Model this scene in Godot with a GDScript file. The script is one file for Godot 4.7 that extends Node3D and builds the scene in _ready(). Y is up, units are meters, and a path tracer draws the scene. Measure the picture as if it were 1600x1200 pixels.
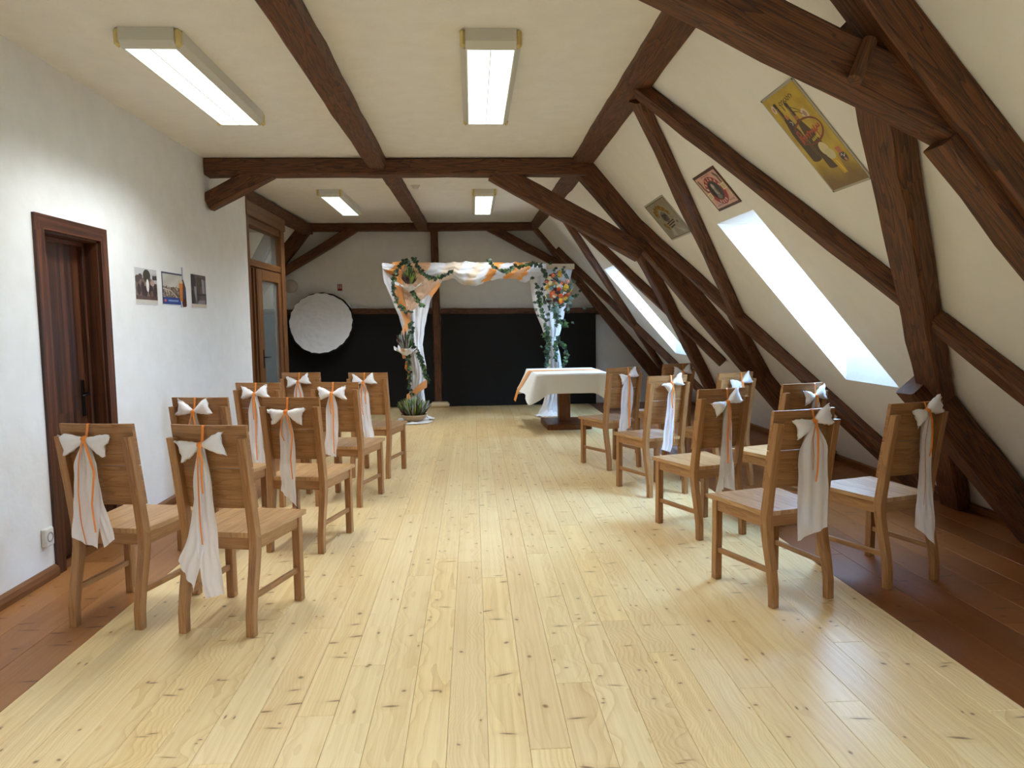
extends Node3D
# An attic room set for a wedding: pine floor, dark roof timbers, rows of chairs with bows, a draped arch.

var M := {}
var counts := {}
const SU := Vector3(0.653954, -0.756535, 0.0)      # down the right roof slope
const SN := Vector3(-0.756535, -0.653954, 0.0)     # from the slope into the room
const SA := Vector3(1.2, 2.95, 0.0)                # top of the slope
const BACK := -12.6
const FRONT := 3.2
const WL := -2.47

# ---------------------------------------------------------------- naming
func numbered(called: String) -> String:
	if not counts.has(called):
		counts[called] = 0
		return called
	counts[called] += 1
	return "%s_%03d" % [called, counts[called]]

func thing(called: String, label: String, category: String, at := Vector3.ZERO, group := "") -> Node3D:
	var o := Node3D.new()
	o.name = numbered(called)
	add_child(o)
	o.position = at
	tag(o, label, category, group)
	return o

func tag(o: Node, label: String, category: String, group := "") -> void:
	o.set_meta("label", label)
	o.set_meta("category", category)
	if group != "":
		o.set_meta("group", group)

func part(called: String, mesh: Mesh, mat: Material, parent: Node = null) -> MeshInstance3D:
	var o := MeshInstance3D.new()
	o.mesh = mesh
	if mat != null:
		o.material_override = mat
	o.name = called
	if parent == null:
		o.name = numbered(called)
		add_child(o)
	else:
		parent.add_child(o, true)
	return o

func struct(called: String, mesh: Mesh, mat: Material) -> MeshInstance3D:
	var o := part(called, mesh, mat)
	o.set_meta("kind", "structure")
	return o

func struct_node(called: String) -> Node3D:
	var o := Node3D.new()
	o.name = called
	add_child(o)
	o.set_meta("kind", "structure")
	return o

# ---------------------------------------------------------------- mesh helpers
func new_st() -> SurfaceTool:
	var st := SurfaceTool.new()
	st.begin(Mesh.PRIMITIVE_TRIANGLES)
	return st

func face(st: SurfaceTool, p: Array, uv: Array, n: Vector3) -> void:
	var ord := [0, 1, 2] if p.size() == 3 else [0, 1, 2, 0, 2, 3]
	if (p[1] - p[0]).cross(p[2] - p[0]).dot(n) > 0.0:
		ord.reverse()
	for i in ord:
		st.set_normal(n)
		st.set_uv(uv[i])
		st.add_vertex(p[i])

# a box with chamfered edges; v of the texture runs along its longest side, in metres
func box(st: SurfaceTool, xf: Transform3D, size: Vector3, bev := 0.003, off := Vector2.ZERO) -> void:
	var h := size * 0.5
	var b: float = min(bev, min(h.x, min(h.y, h.z)) * 0.9)
	var long := 0
	if size.y > size[long]: long = 1
	if size.z > size[long]: long = 2
	var B := xf.basis
	for ax in 3:
		var a1 := (ax + 1) % 3
		var a2 := (ax + 2) % 3
		if a1 == long:
			var t := a1
			a1 = a2
			a2 = t
		for sg in [-1.0, 1.0]:
			var ps := []
			var us := []
			for c in [[-1, -1], [1, -1], [1, 1], [-1, 1]]:
				var q := Vector3.ZERO
				q[ax] = sg * h[ax]
				q[a1] = c[0] * (h[a1] - b)
				q[a2] = c[1] * (h[a2] - b)
				ps.append(xf * q)
				us.append(Vector2(q[a1] + 0.37 * ax + 0.21 * sg, q[a2]) + off)
			var n := Vector3.ZERO
			n[ax] = sg
			face(st, ps, us, (B * n).normalized())
	if b < 0.0005:
		return
	for ax in 3:
		var a1 := (ax + 1) % 3
		var a2 := (ax + 2) % 3
		for s1 in [-1.0, 1.0]:
			for s2 in [-1.0, 1.0]:
				var ps := []
				var us := []
				for c in [[-1, 0], [1, 0], [1, 1], [-1, 1]]:
					var q := Vector3.ZERO
					q[ax] = c[0] * (h[ax] - b)
					q[a1] = s1 * (h[a1] - (b if c[1] == 1 else 0.0))
					q[a2] = s2 * (h[a2] - (b if c[1] == 0 else 0.0))
					ps.append(xf * q)
					us.append(Vector2(q[a1] + q[a2], q[ax]) + off)
				var n := Vector3.ZERO
				n[a1] = s1
				n[a2] = s2
				face(st, ps, us, (B * n).normalized())
	for sx in [-1.0, 1.0]:
		for sy in [-1.0, 1.0]:
			for sz in [-1.0, 1.0]:
				var s := Vector3(sx, sy, sz)
				var ps := []
				for k in 3:
					var q := Vector3(sx * (h.x - b), sy * (h.y - b), sz * (h.z - b))
					q[k] = s[k] * h[k]
					ps.append(xf * q)
				face(st, ps, [off, off, off], (B * s).normalized())

func at(x: float, y: float, z: float) -> Transform3D:
	return Transform3D(Basis.IDENTITY, Vector3(x, y, z))

func bx(size: Vector3, c: Vector3, bev := 0.003, off := Vector2.ZERO) -> Mesh:
	var st := new_st()
	box(st, Transform3D(Basis.IDENTITY, c), size, bev, off)
	return st.commit()

# from corner to corner
func bxx(a: Vector3, b: Vector3, bev := 0.003, off := Vector2.ZERO) -> Mesh:
	return bx((b - a).abs(), (a + b) * 0.5, bev, off)

# polygon in the xy plane pushed along z
func prism(st: SurfaceTool, poly: PackedVector2Array, z0: float, z1: float) -> void:
	var idx := Geometry2D.triangulate_polygon(poly)
	for zz in [[z0, -1.0 if z0 < z1 else 1.0], [z1, 1.0 if z0 < z1 else -1.0]]:
		for i in range(0, idx.size(), 3):
			var ps := []
			var us := []
			for k in 3:
				var q := poly[idx[i + k]]
				ps.append(Vector3(q.x, q.y, zz[0]))
				us.append(q)
			face(st, ps, us, Vector3(0, 0, zz[1]))
	var area := 0.0
	for i in poly.size():
		area += poly[i].cross(poly[(i + 1) % poly.size()])
	for i in poly.size():
		var a := poly[i]
		var b := poly[(i + 1) % poly.size()]
		var d := (b - a).normalized()
		var n := Vector3(d.y, -d.x, 0) * signf(area)
		var l := a.distance_to(b)
		face(st, [Vector3(a.x, a.y, z0), Vector3(b.x, b.y, z0), Vector3(b.x, b.y, z1), Vector3(a.x, a.y, z1)], [Vector2(0, z0), Vector2(l, z0), Vector2(l, z1), Vector2(0, z1)], n)

# smooth sheet through rows of points
func grid(st: SurfaceTool, rows: Array, cols: Array = []) -> void:
	var nr := rows.size()
	var nc: int = rows[0].size()
	for i in nr - 1:
		for j in nc - 1:
			for q in [[0, 0], [0, 1], [1, 1], [0, 0], [1, 1], [1, 0]]:
				var a: int = i + q[0]
				var b: int = j + q[1]
				st.set_uv(Vector2(float(b) / (nc - 1), float(a) / (nr - 1)))
				if cols.size() > 0:
					st.set_color(cols[a][b])
				st.add_vertex(rows[a][b])

func sheet(rows: Array, cols: Array = []) -> Mesh:
	var st := new_st()
	grid(st, rows, cols)
	st.generate_normals()
	return st.commit()

# round tube along a path
func tube(st: SurfaceTool, path: Array, radii: Array, sides := 8) -> void:
	var rows := []
	var up := Vector3.UP
	for i in path.size():
		var d: Vector3 = (path[min(i + 1, path.size() - 1)] - path[max(i - 1, 0)]).normalized()
		if absf(d.dot(up)) > 0.95:
			up = Vector3.RIGHT
		var s := d.cross(up).normalized()
		var t := s.cross(d).normalized()
		var row := []
		for k in sides + 1:
			var a := TAU * k / sides
			row.append(path[i] + (s * cos(a) + t * sin(a)) * radii[i])
		rows.append(row)
	var c0 := []
	var c1 := []
	for k in sides + 1:
		c0.append(path[0])
		c1.append(path[path.size() - 1])
	rows.push_front(c0)
	rows.push_back(c1)
	grid(st, rows)

# lathe round the local y axis
func lathe(st: SurfaceTool, xf: Transform3D, prof: Array, sides := 24) -> void:
	var rows := []
	for p in prof:
		var row := []
		for k in sides + 1:
			var a := TAU * k / sides
			row.append(xf * Vector3(p[0] * cos(a), p[1], p[0] * sin(a)))
		rows.append(row)
	grid(st, rows)

func lathe_mesh(xf: Transform3D, prof: Array, sides := 24) -> Mesh:
	var st := new_st()
	lathe(st, xf, prof, sides)
	st.generate_normals()
	return st.commit()

func spline(pts: Array, n: int) -> Array:
	var c := Curve3D.new()
	for i in pts.size():
		var a: Vector3 = pts[max(i - 1, 0)]
		var b: Vector3 = pts[min(i + 1, pts.size() - 1)]
		var t := (b - a) / 6.0
		c.add_point(pts[i], -t, t)
	var out := []
	var L := c.get_baked_length()
	for i in n:
		out.append(c.sample_baked(L * i / (n - 1)))
	return out

# flat ribbon along a path, width across
func ribbon(path: Array, across: Vector3, w0: float, w1: float, n := 24) -> Mesh:
	var pts := spline(path, n)
	var rows := []
	for i in n:
		var w: float = lerpf(w0, w1, float(i) / (n - 1)) * 0.5
		rows.append([pts[i] - across * w, pts[i], pts[i] + across * w])
	return sheet(rows)

# hand-hewn timber: axis p0 -> p1, w across, d along "up"
func timber_mesh(p0: Vector3, p1: Vector3, up: Vector3, w: float, d: float, sd: int, rough := 0.006) -> Mesh:
	var st := new_st()
	var ax := (p1 - p0).normalized()
	var side := ax.cross(up).normalized()
	var u := side.cross(ax).normalized()
	var L := p0.distance_to(p1)
	var n: int = clampi(int(L / 0.22), 4, 40)
	var nz := FastNoiseLite.new()
	nz.seed = sd
	nz.frequency = 1.0
	var ch := 0.014
	var rows := []
	for i in n + 1:
		var t := float(i) / n
		var row := []
		for c in [[1, 1, 0], [1, 1, 1], [-1, 1, 1], [-1, 1, 0], [-1, -1, 0], [-1, -1, 1], [1, -1, 1], [1, -1, 0]]:
			var k: float = c[0] * 7.3 + c[1] * 3.1
			var jx := nz.get_noise_2d(t * L * 1.3, k) * rough * 2.0 + nz.get_noise_2d(t * L * 5.0, k + 40.0) * rough
			var jy := nz.get_noise_2d(t * L * 1.3 + 90.0, k) * rough * 2.0 + nz.get_noise_2d(t * L * 5.0 + 33.0, k) * rough
			var x: float = c[0] * (w * 0.5 - (ch if c[2] == 1 else 0.0)) + jx
			var y: float = c[1] * (d * 0.5 - (0.0 if c[2] == 1 else ch)) + jy
			row.append(p0 + ax * (t * L) + side * x + u * y)
		rows.append(row)
	var off := fmod(sd * 0.377, 1.0)
	for i in n:
		var per := 0.0
		for k in 8:
			var k2 := (k + 1) % 8
			var a: Vector3 = rows[i][k]
			var b: Vector3 = rows[i][k2]
			var c: Vector3 = rows[i + 1][k2]
			var e: Vector3 = rows[i + 1][k]
			var l: float = rows[0][k].distance_to(rows[0][k2])
			var mid := (a + b + c + e) * 0.25
			var axm := p0 + ax * (mid - p0).dot(ax)
			var nn := (b - a).cross(e - a).normalized()
			if nn.dot(mid - axm) < 0.0:
				nn = -nn
			var v0 := L * i / n / 2.4 + off
			var v1 := L * (i + 1) / n / 2.4 + off
			var u0 := per / 0.62 + off * 3.0
			var u1 := (per + l) / 0.62 + off * 3.0
			face(st, [a, b, c, e], [Vector2(u0, v0), Vector2(u1, v0), Vector2(u1, v1), Vector2(u0, v1)], nn)
			per += l
	for e in [[0, -1.0], [n, 1.0]]:
		for k in range(1, 7):
			face(st, [rows[e[0]][0], rows[e[0]][k], rows[e[0]][k + 1]], [Vector2(0, off), Vector2(0.05, off + 0.01), Vector2(0.1, off)], ax * e[1])
	return st.commit()

var tseed := 1
func timber(called: String, label: String, p0: Vector3, p1: Vector3, up: Vector3, w: float, d: float, group := "", rough := 0.006) -> MeshInstance3D:
	tseed += 1
	var mid := (p0 + p1) * 0.5
	var o := part(called, timber_mesh(p0 - mid, p1 - mid, up, w, d, tseed * 17, rough), M.timber)
	o.position = mid
	tag(o, label, "beam", group)
	return o

func slope(s: float, z: float, off := 0.0) -> Vector3:
	var p := SA + SU * s + SN * off
	return Vector3(p.x, p.y, z)

# ---------------------------------------------------------------- textures
func noise(sd: int, f: float, oct := 3) -> FastNoiseLite:
	var n := FastNoiseLite.new()
	n.seed = sd
	n.frequency = f
	n.fractal_octaves = oct
	return n

func tex(img: Image) -> ImageTexture:
	img.generate_mipmaps()
	return ImageTexture.create_from_image(img)

func from_bytes(w: int, h: int, b: PackedByteArray) -> Image:
	return Image.create_from_data(w, h, false, Image.FORMAT_RGB8, b)

# eight boards side by side, with rings, knots and their own tone
func pine_image() -> Image:
	var sw := 96
	var W := sw * 8
	var H := 1536
	var b := PackedByteArray()
	b.resize(W * H * 3)
	var rg := RandomNumberGenerator.new()
	rg.seed = 11
	var n1 := noise(3, 0.02, 2)
	var n2 := noise(5, 0.25, 2)
	var cs := []
	for s in 8:
		cs.append([rg.randf_range(-30.0, 126.0), rg.randf_range(7.0, 15.0), rg.randf_range(-0.035, 0.035), rg.randf_range(0.25, 0.5)])
	for y in H:
		for s in 8:
			var c: Array = cs[s]
			var drift := n1.get_noise_2d(y * 0.25, s * 100.0) * 26.0
			var soft := n1.get_noise_2d(y * 0.12, s * 77.0 + 400.0)
			for x in sw:
				var dx: float = (x - c[0] - drift) / 96.0
				var ring: float = dx * dx * c[1] * 0.45 + dx * 7.0 + y * c[2] * 0.06 + n1.get_noise_2d(x * 0.5 + s * 200.0, y * 0.045) * 0.9
				var saw := ring - floorf(ring)
				var late: float = saw * saw * saw * c[3]
				var fine := n2.get_noise_2d(x * 1.6 + s * 300.0, y * 0.03) * 0.16 + n1.get_noise_2d(x * 2.6 + s * 500.0, y * 0.03) * 0.22
				var k: float = clampf(late * 0.8 + fine + soft * 0.12 + 0.12, 0.0, 1.0)
				var i := (y * W + s * sw + x) * 3
				b[i] = int(lerpf(246.0, 210.0, k))
				b[i + 1] = int(lerpf(220.0, 170.0, k))
				b[i + 2] = int(lerpf(168.0, 108.0, k))
	for s in 8:
		for q in rg.randi_range(7, 10):
			var kx := rg.randf_range(8, sw - 8)
			var ky := rg.randf_range(30, H - 30)
			var rx := rg.randf_range(2.5, 7.5)
			var ry := rg.randf_range(2.5, 7.0)
			var spike := rg.randf() < 0.35
			if spike:
				rx = rg.randf_range(12.0, 26.0)
				ry = rg.randf_range(2.0, 4.0)
			var tilt := rg.randf_range(-0.25, 0.25)
			for yy in range(int(ky - ry * 5.0), int(ky + ry * 5.0)):
				for xx in range(int(maxf(0.0, kx - rx * 3.0)), int(minf(sw - 1, kx + rx * 3.0))):
					if yy < 0 or yy >= H:
						continue
					var ex := (xx - kx) / rx
					var ey := (yy - ky + (xx - kx) * tilt) / ry
					var d := sqrt(ex * ex + ey * ey)
					var e2 := sqrt(ex * ex + ey * ey * 0.16)
					var core := clampf(1.25 - d, 0.0, 1.0)
					var halo := clampf(1.0 - e2 / 2.2, 0.0, 1.0) * 0.22
					var i := (yy * W + s * sw + xx) * 3
					var cr := float(b[i])
					var cg := float(b[i + 1])
					var cb := float(b[i + 2])
					cr = lerpf(lerpf(cr, 190.0, halo), 122.0, core * 0.85)
					cg = lerpf(lerpf(cg, 146.0, halo), 84.0, core * 0.85)
					cb = lerpf(lerpf(cb, 90.0, halo), 50.0, core * 0.85)
					b[i] = int(cr)
					b[i + 1] = int(cg)
					b[i + 2] = int(cb)
	return from_bytes(W, H, b)

# long grain between two colours, with optional dark cracks
func grain_image(W: int, H: int, sd: int, c0: Color, c1: Color, rings: float, stretch: float, crack := 0.0, bands := 0.0) -> Image:
	var b := PackedByteArray()
	b.resize(W * H * 3)
	var n1 := noise(sd, 0.012, 3)
	var n2 := noise(sd + 1, 0.22, 2)
	var n3 := noise(sd + 2, 0.03, 2)
	for y in H:
		for x in W:
			# blended at the seam so that the texture repeats
			var wob := n1.get_noise_2d(x, y * stretch)
			var ring := (x * rings / W) + wob * 3.2
			var saw := ring - floorf(ring)
			var k: float = saw * saw * 0.55 + n2.get_noise_2d(x * 1.5, y * 0.04) * 0.45 + 0.25
			if bands > 0.0:
				k += n3.get_noise_2d(x * 1.2, y * 0.02) * bands
			if crack > 0.0:
				var cr := absf(n3.get_noise_2d(x * 0.9 + 500.0, y * 0.045))
				if cr < 0.03:
					k += crack * (1.0 - cr / 0.03)
			k = clampf(k, 0.0, 1.0)
			var i := (y * W + x) * 3
			b[i] = int(lerpf(c0.r8, c1.r8, k))
			b[i + 1] = int(lerpf(c0.g8, c1.g8, k))
			b[i + 2] = int(lerpf(c0.b8, c1.b8, k))
	return from_bytes(W, H, b)

func mat(c: Color, rough := 0.6, t: Texture2D = null, uvs := Vector3.ONE) -> StandardMaterial3D:
	var m := StandardMaterial3D.new()
	m.albedo_color = c
	m.roughness = rough
	if t != null:
		m.albedo_texture = t
		m.uv1_scale = uvs
	return m

func cloth_mat(c: Color, through: float, rough := 0.75, alpha := 1.0) -> StandardMaterial3D:
	var m := mat(c, rough)
	m.cull_mode = BaseMaterial3D.CULL_DISABLED
	if through > 0.0:
		m.backlight_enabled = true
		m.backlight = Color(through, through, through)
	if alpha < 1.0:
		m.transparency = BaseMaterial3D.TRANSPARENCY_ALPHA
		m.albedo_color.a = alpha
	return m

func plaster(c: Color, sd: int) -> StandardMaterial3D:
	var m := mat(c, 0.92)
	var nt := NoiseTexture2D.new()
	nt.width = 512
	nt.height = 512
	nt.seamless = true
	nt.noise = noise(sd, 0.02, 5)
	var g := Gradient.new()
	g.set_color(0, Color(0.975, 0.973, 0.968))
	g.set_color(1, Color(1, 1, 1))
	nt.color_ramp = g
	m.albedo_texture = nt
	m.uv1_triplanar = true
	m.uv1_world_triplanar = true
	m.uv1_scale = Vector3(0.45, 0.45, 0.45)
	var nb := NoiseTexture2D.new()
	nb.width = 512
	nb.height = 512
	nb.seamless = true
	nb.noise = noise(sd + 5, 0.03, 4)
	nb.as_normal_map = true
	nb.bump_strength = 1.6
	m.normal_enabled = true
	m.normal_texture = nb
	m.normal_scale = 0.35
	return m

func make_materials() -> void:
	var pine := tex(pine_image())
	M.pine = []
	for c in [Color(1, 1, 1), Color(0.985, 0.975, 0.96), Color(0.99, 0.99, 0.98), Color(0.97, 0.95, 0.93), Color(1.0, 0.985, 0.95), Color(0.98, 0.965, 0.94)]:
		var m := mat(c, 0.36, pine)
		m.metallic_specular = 0.5
		M.pine.append(m)
	M.board = []
	for c in [Color(0.66, 0.5, 0.38), Color(0.62, 0.47, 0.35), Color(0.69, 0.53, 0.41)]:
		M.board.append(mat(c, 0.42, pine))
	M.board_dark = []
	for c in [Color(0.56, 0.38, 0.25), Color(0.51, 0.34, 0.22), Color(0.6, 0.41, 0.27)]:
		M.board_dark.append(mat(c, 0.42, pine))
	var tb := tex(grain_image(384, 1024, 21, Color8(126, 82, 48), Color8(44, 25, 15), 11.0, 0.14, 0.6))
	M.timber = mat(Color(1.0, 0.92, 0.8), 0.6, tb)
	var ch := tex(grain_image(256, 768, 31, Color8(204, 172, 132), Color8(162, 126, 88), 6.0, 0.10, 0.0, 0.5))
	M.chair = mat(Color(0.86, 0.75, 0.63), 0.36, ch, Vector3(2.2, 0.9, 1))
	M.seat = mat(Color(1.0, 0.94, 0.86), 0.36, ch, Vector3(2.2, 0.9, 1))  # same wood as the chair, lightened to paint in light from above
	var dw := tex(grain_image(256, 512, 41, Color8(104, 64, 40), Color8(44, 24, 16), 5.0, 0.05, 0.0, 0.9))
	M.door = mat(Color(0.9, 0.86, 0.84), 0.38, dw, Vector3(1.6, 0.5, 1))
	M.casing = mat(Color(1.15, 1.05, 0.98), 0.4, dw, Vector3(2.0, 0.5, 1))
	M.honey = mat(Color(0.58, 0.45, 0.29), 0.4, ch, Vector3(2.0, 0.5, 1))
	M.table_wood = mat(Color(0.62, 0.44, 0.26), 0.4, ch, Vector3(2.0, 0.6, 1))
	M.base_wood = mat(Color(0.66, 0.52, 0.38), 0.5, ch, Vector3(2.0, 0.4, 1))
	M.raw_wood = mat(Color(0.86, 0.78, 0.64), 0.6)
	M.wall = plaster(Color(0.945, 0.945, 0.94), 51)
	M.ceiling = plaster(Color(0.955, 0.945, 0.92), 61)
	M.slope = plaster(Color(0.955, 0.945, 0.92), 71)
	M.lining = mat(Color(0.92, 0.92, 0.92), 0.5)
	M.satin = cloth_mat(Color(0.985, 0.97, 0.975), 0.5, 0.42)
	M.satin.rim_enabled = true
	M.satin.rim = 0.3
	M.organza = cloth_mat(Color(0.975, 0.95, 0.95), 0.6, 0.45, 0.97)
	M.orange = cloth_mat(Color(0.95, 0.56, 0.2), 0.3, 0.45)
	M.orange_veil = cloth_mat(Color(0.99, 0.66, 0.32), 0.5, 0.6, 0.9)
	M.peach_veil = cloth_mat(Color(0.98, 0.78, 0.6), 0.6, 0.7, 0.65)
	M.tulle = cloth_mat(Color(0.98, 0.98, 1.0), 0.6, 0.7, 0.9)
	M.linen = cloth_mat(Color(0.96, 0.955, 0.945), 0.4, 0.75)
	M.swag = cloth_mat(Color(1, 1, 1), 0.5, 0.7)
	M.swag.vertex_color_use_as_albedo = true
	M.black_cloth = cloth_mat(Color(0.018, 0.018, 0.021), 0.0, 0.85)
	M.black = mat(Color(0.02, 0.02, 0.02), 0.5)
	M.iron = mat(Color(0.05, 0.05, 0.055), 0.4)
	M.iron.metallic = 0.6
	M.glass = mat(Color(0.8, 0.85, 0.84, 0.12), 0.04)
	M.glass.transparency = BaseMaterial3D.TRANSPARENCY_ALPHA
	M.white_plastic = mat(Color(0.88, 0.88, 0.86), 0.4)
	M.lamp_body = mat(Color(0.84, 0.83, 0.79), 0.45)
	M.lamp_corner = mat(Color(0.86, 0.78, 0.52), 0.5)
	M.lamp_glow = mat(Color(0.9, 0.95, 0.95), 0.3)
	M.lamp_glow.emission_enabled = true
	M.lamp_glow.emission = Color(0.93, 1.0, 0.99)
	M.lamp_glow.emission_energy_multiplier = 1.5
	M.globe = mat(Color(0.72, 0.71, 0.68), 0.25)
	M.paper_white = cloth_mat(Color(0.92, 0.92, 0.93), 0.3, 0.7)
	M.disc = cloth_mat(Color(0.97, 0.975, 0.985), 0.2, 0.5)
	M.leaf = cloth_mat(Color(0.1, 0.2, 0.09), 0.2, 0.5)
	M.leaf_light = cloth_mat(Color(0.28, 0.42, 0.17), 0.3, 0.5)
	M.sage = cloth_mat(Color(0.3, 0.37, 0.32), 0.2, 0.6)
	M.stem = mat(Color(0.2, 0.16, 0.09), 0.8)
	M.tin = mat(Color(0.68, 0.66, 0.6), 0.35)
	M.bowl = mat(Color(0.68, 0.58, 0.46), 0.7)
	M.red = mat(Color(0.55, 0.07, 0.09), 0.5)

# ---------------------------------------------------------------- chairs and bows
var chair_proto: Node3D
func post_z(y: float) -> float:
	if y < 0.44:
		return lerpf(0.0, -0.065, smoothstep(0.05, 0.44, y))
	return lerpf(-0.065, 0.018, pow((y - 0.44) / 0.5, 1.15))

func make_chair() -> Node3D:
	var t := Node3D.new()
	t.name = "wooden_chair"
	for sx in [-1.0, 1.0]:
		# rear leg and post in one piece, bent at the seat
		var st := new_st()
		var rows := []
		var ys := [0.0, 0.1, 0.2, 0.3, 0.38, 0.44, 0.5, 0.6, 0.7, 0.8, 0.9, 0.935]
		for y in ys:
			var zc := post_z(y)
			var hx := 0.02
			var hz := lerpf(0.019, 0.026, clampf(1.0 - absf(y - 0.44) / 0.44, 0.0, 1.0))
			var c := 0.003
			var row := []
			for q in [[hx - c, hz], [hx, hz - c], [hx, -hz + c], [hx - c, -hz], [-hx + c, -hz], [-hx, -hz + c], [-hx, hz - c], [-hx + c, hz]]:
				row.append(Vector3(sx * 0.172 + q[0], y, zc + q[1]))
			rows.append(row)
		for i in rows.size() - 1:
			for k in 8:
				var k2 := (k + 1) % 8
				var a: Vector3 = rows[i][k]
				var b: Vector3 = rows[i][k2]
				var c: Vector3 = rows[i + 1][k2]
				var d: Vector3 = rows[i + 1][k]
				var nn := (b - a).cross(d - a).normalized()
				var mid := (a + b + c + d) * 0.25
				if nn.dot(mid - Vector3(sx * 0.172, mid.y, post_z(mid.y))) < 0.0:
					nn = -nn
				var u0: float = k * 0.02 + sx * 0.3
				face(st, [a, b, c, d], [Vector2(u0, ys[i]), Vector2(u0 + 0.02, ys[i]), Vector2(u0 + 0.02, ys[i + 1]), Vector2(u0, ys[i + 1])], nn)
		for e in [[0, -1.0], [rows.size() - 1, 1.0]]:
			for k in range(1, 7):
				face(st, [rows[e[0]][0], rows[e[0]][k], rows[e[0]][k + 1]], [Vector2.ZERO, Vector2(0.01, 0), Vector2(0.01, 0.01)], Vector3(0, e[1], 0))
		part("leg", st.commit(), M.chair, t)
		# front leg, a little thicker at the top
		var f := new_st()
		box(f, at(sx * 0.192, 0.226, -0.452), Vector3(0.042, 0.452, 0.042), 0.003, Vector2(sx * 0.4, 0.2))
		part("leg", f.commit(), M.chair, t)
	# seat of five staves
	var ss := new_st()
	var zs := [-0.048, -0.495]
	for k in 5:
		var x0 := -1.0 + 2.0 * k / 5.0
		var x1 := x0 + 0.4
		var hw := [0.187, 0.226]
		var uo := Vector2(k * 0.43, k * 0.31)
		var P := []
		for e in [[0, x0], [0, x1], [1, x1], [1, x0]]:
			var x: float = e[1] * hw[e[0]]
			if e[0] == 0 and absf(e[1]) > 0.99:
				x = signf(x) * 0.187
			P.append(Vector3(x, 0.0, zs[e[0]]))
		for yy in [[0.476, 1.0], [0.452, -1.0]]:
			var q := []
			var uvs := []
			for p in P:
				q.append(Vector3(p.x, yy[0], p.z))
				uvs.append(Vector2(p.x, p.z) + uo)
			face(ss, q, uvs, Vector3(0, yy[1], 0))
		for e in [[0, 1, Vector3(0, 0, 1)], [2, 3, Vector3(0, 0, -1)]]:
			var a: Vector3 = P[e[0]]
			var b: Vector3 = P[e[1]]
			face(ss, [Vector3(a.x, 0.452, a.z), Vector3(b.x, 0.452, b.z), Vector3(b.x, 0.476, b.z), Vector3(a.x, 0.476, a.z)], [Vector2(a.x, 0) + uo, Vector2(b.x, 0) + uo, Vector2(b.x, 0.024) + uo, Vector2(a.x, 0.024) + uo], e[2])
		if k == 0 or k == 4:
			var a: Vector3 = P[0] if k == 0 else P[1]
			var b: Vector3 = P[3] if k == 0 else P[2]
			face(ss, [Vector3(a.x, 0.452, a.z), Vector3(b.x, 0.452, b.z), Vector3(b.x, 0.476, b.z), Vector3(a.x, 0.476, a.z)], [Vector2(0, a.z) + uo, Vector2(0, b.z) + uo, Vector2(0.024, b.z) + uo, Vector2(0.024, a.z) + uo], Vector3(-1.0 if k == 0 else 1.0, 0, 0))
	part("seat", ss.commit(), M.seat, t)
	# aprons
	part("apron", bxx(Vector3(-0.155, 0.392, -0.08), Vector3(0.155, 0.452, -0.06), 0.002, Vector2(0.1, 0.6)), M.chair, t)
	part("apron", bxx(Vector3(-0.172, 0.392, -0.462), Vector3(0.172, 0.452, -0.442), 0.002, Vector2(0.5, 0.1)), M.chair, t)
	for sx in [-1.0, 1.0]:
		var a := Vector3(sx * 0.176, 0.422, -0.085)
		var b := Vector3(sx * 0.196, 0.422, -0.435)
		var d := (b - a).normalized()
		var bs := Basis(d.cross(Vector3.UP).normalized(), Vector3.UP, -d)
		var st := new_st()
		box(st, Transform3D(bs, (a + b) * 0.5), Vector3(0.02, 0.06, a.distance_to(b)), 0.002, Vector2(sx, 0.3))
		part("apron", st.commit(), M.chair, t)
		var a2 := Vector3(sx * 0.174, 0.178, -0.02)
		var b2 := Vector3(sx * 0.192, 0.168, -0.435)
		var d2 := (b2 - a2).normalized()
		var s2 := new_st()
		box(s2, Transform3D(Basis(d2.cross(Vector3.UP).normalized(), d2.cross(Vector3.UP).normalized().cross(d2), -d2), (a2 + b2) * 0.5), Vector3(0.018, 0.028, a2.distance_to(b2)), 0.002, Vector2(sx * 0.6, 0.7))
		part("stretcher", s2.commit(), M.chair, t)
	# two curved back boards in front of the posts
	for bd in [[0.592, 0.786, 0.2], [0.79, 0.992, 0.9]]:
		var st := new_st()
		var n := 10
		var th := 0.02
		for i in n:
			for fr in [0, 1]:
				var q := []
				var uvs := []
				for c in [[0, 0], [1, 0], [1, 1], [0, 1]]:
					var x: float = -0.187 + 0.374 * (i + c[0]) / n
					var y: float = bd[0] if c[1] == 0 else bd[1]
					q.append(Vector3(x, y, post_z(minf(y, 0.96)) - 0.031 + 0.02 * (1.0 - pow(x / 0.187, 2)) * 0.8 + (th * 0.5 if fr == 1 else -th * 0.5)))
					uvs.append(Vector2(y + bd[2], x))
				var nn: Vector3 = (q[1] - q[0]).cross(q[3] - q[0]).normalized()
				if (nn.z > 0.0) != (fr == 1):
					nn = -nn
				face(st, q, uvs, nn)
			for e in [[bd[0], -1.0], [bd[1], 1.0]]:
				var q := []
				for c in [[0, 0], [1, 0], [1, 1], [0, 1]]:
					var x: float = -0.187 + 0.374 * (i + c[0]) / n
					q.append(Vector3(x, e[0], post_z(minf(e[0], 0.96)) - 0.031 + 0.016 * (1.0 - pow(x / 0.187, 2)) + (th * 0.5 if c[1] == 1 else -th * 0.5)))
				face(st, q, [Vector2(0.3, q[0].x), Vector2(0.3, q[1].x), Vector2(0.32, q[1].x), Vector2(0.32, q[0].x)], Vector3(0, e[1], 0))
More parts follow.
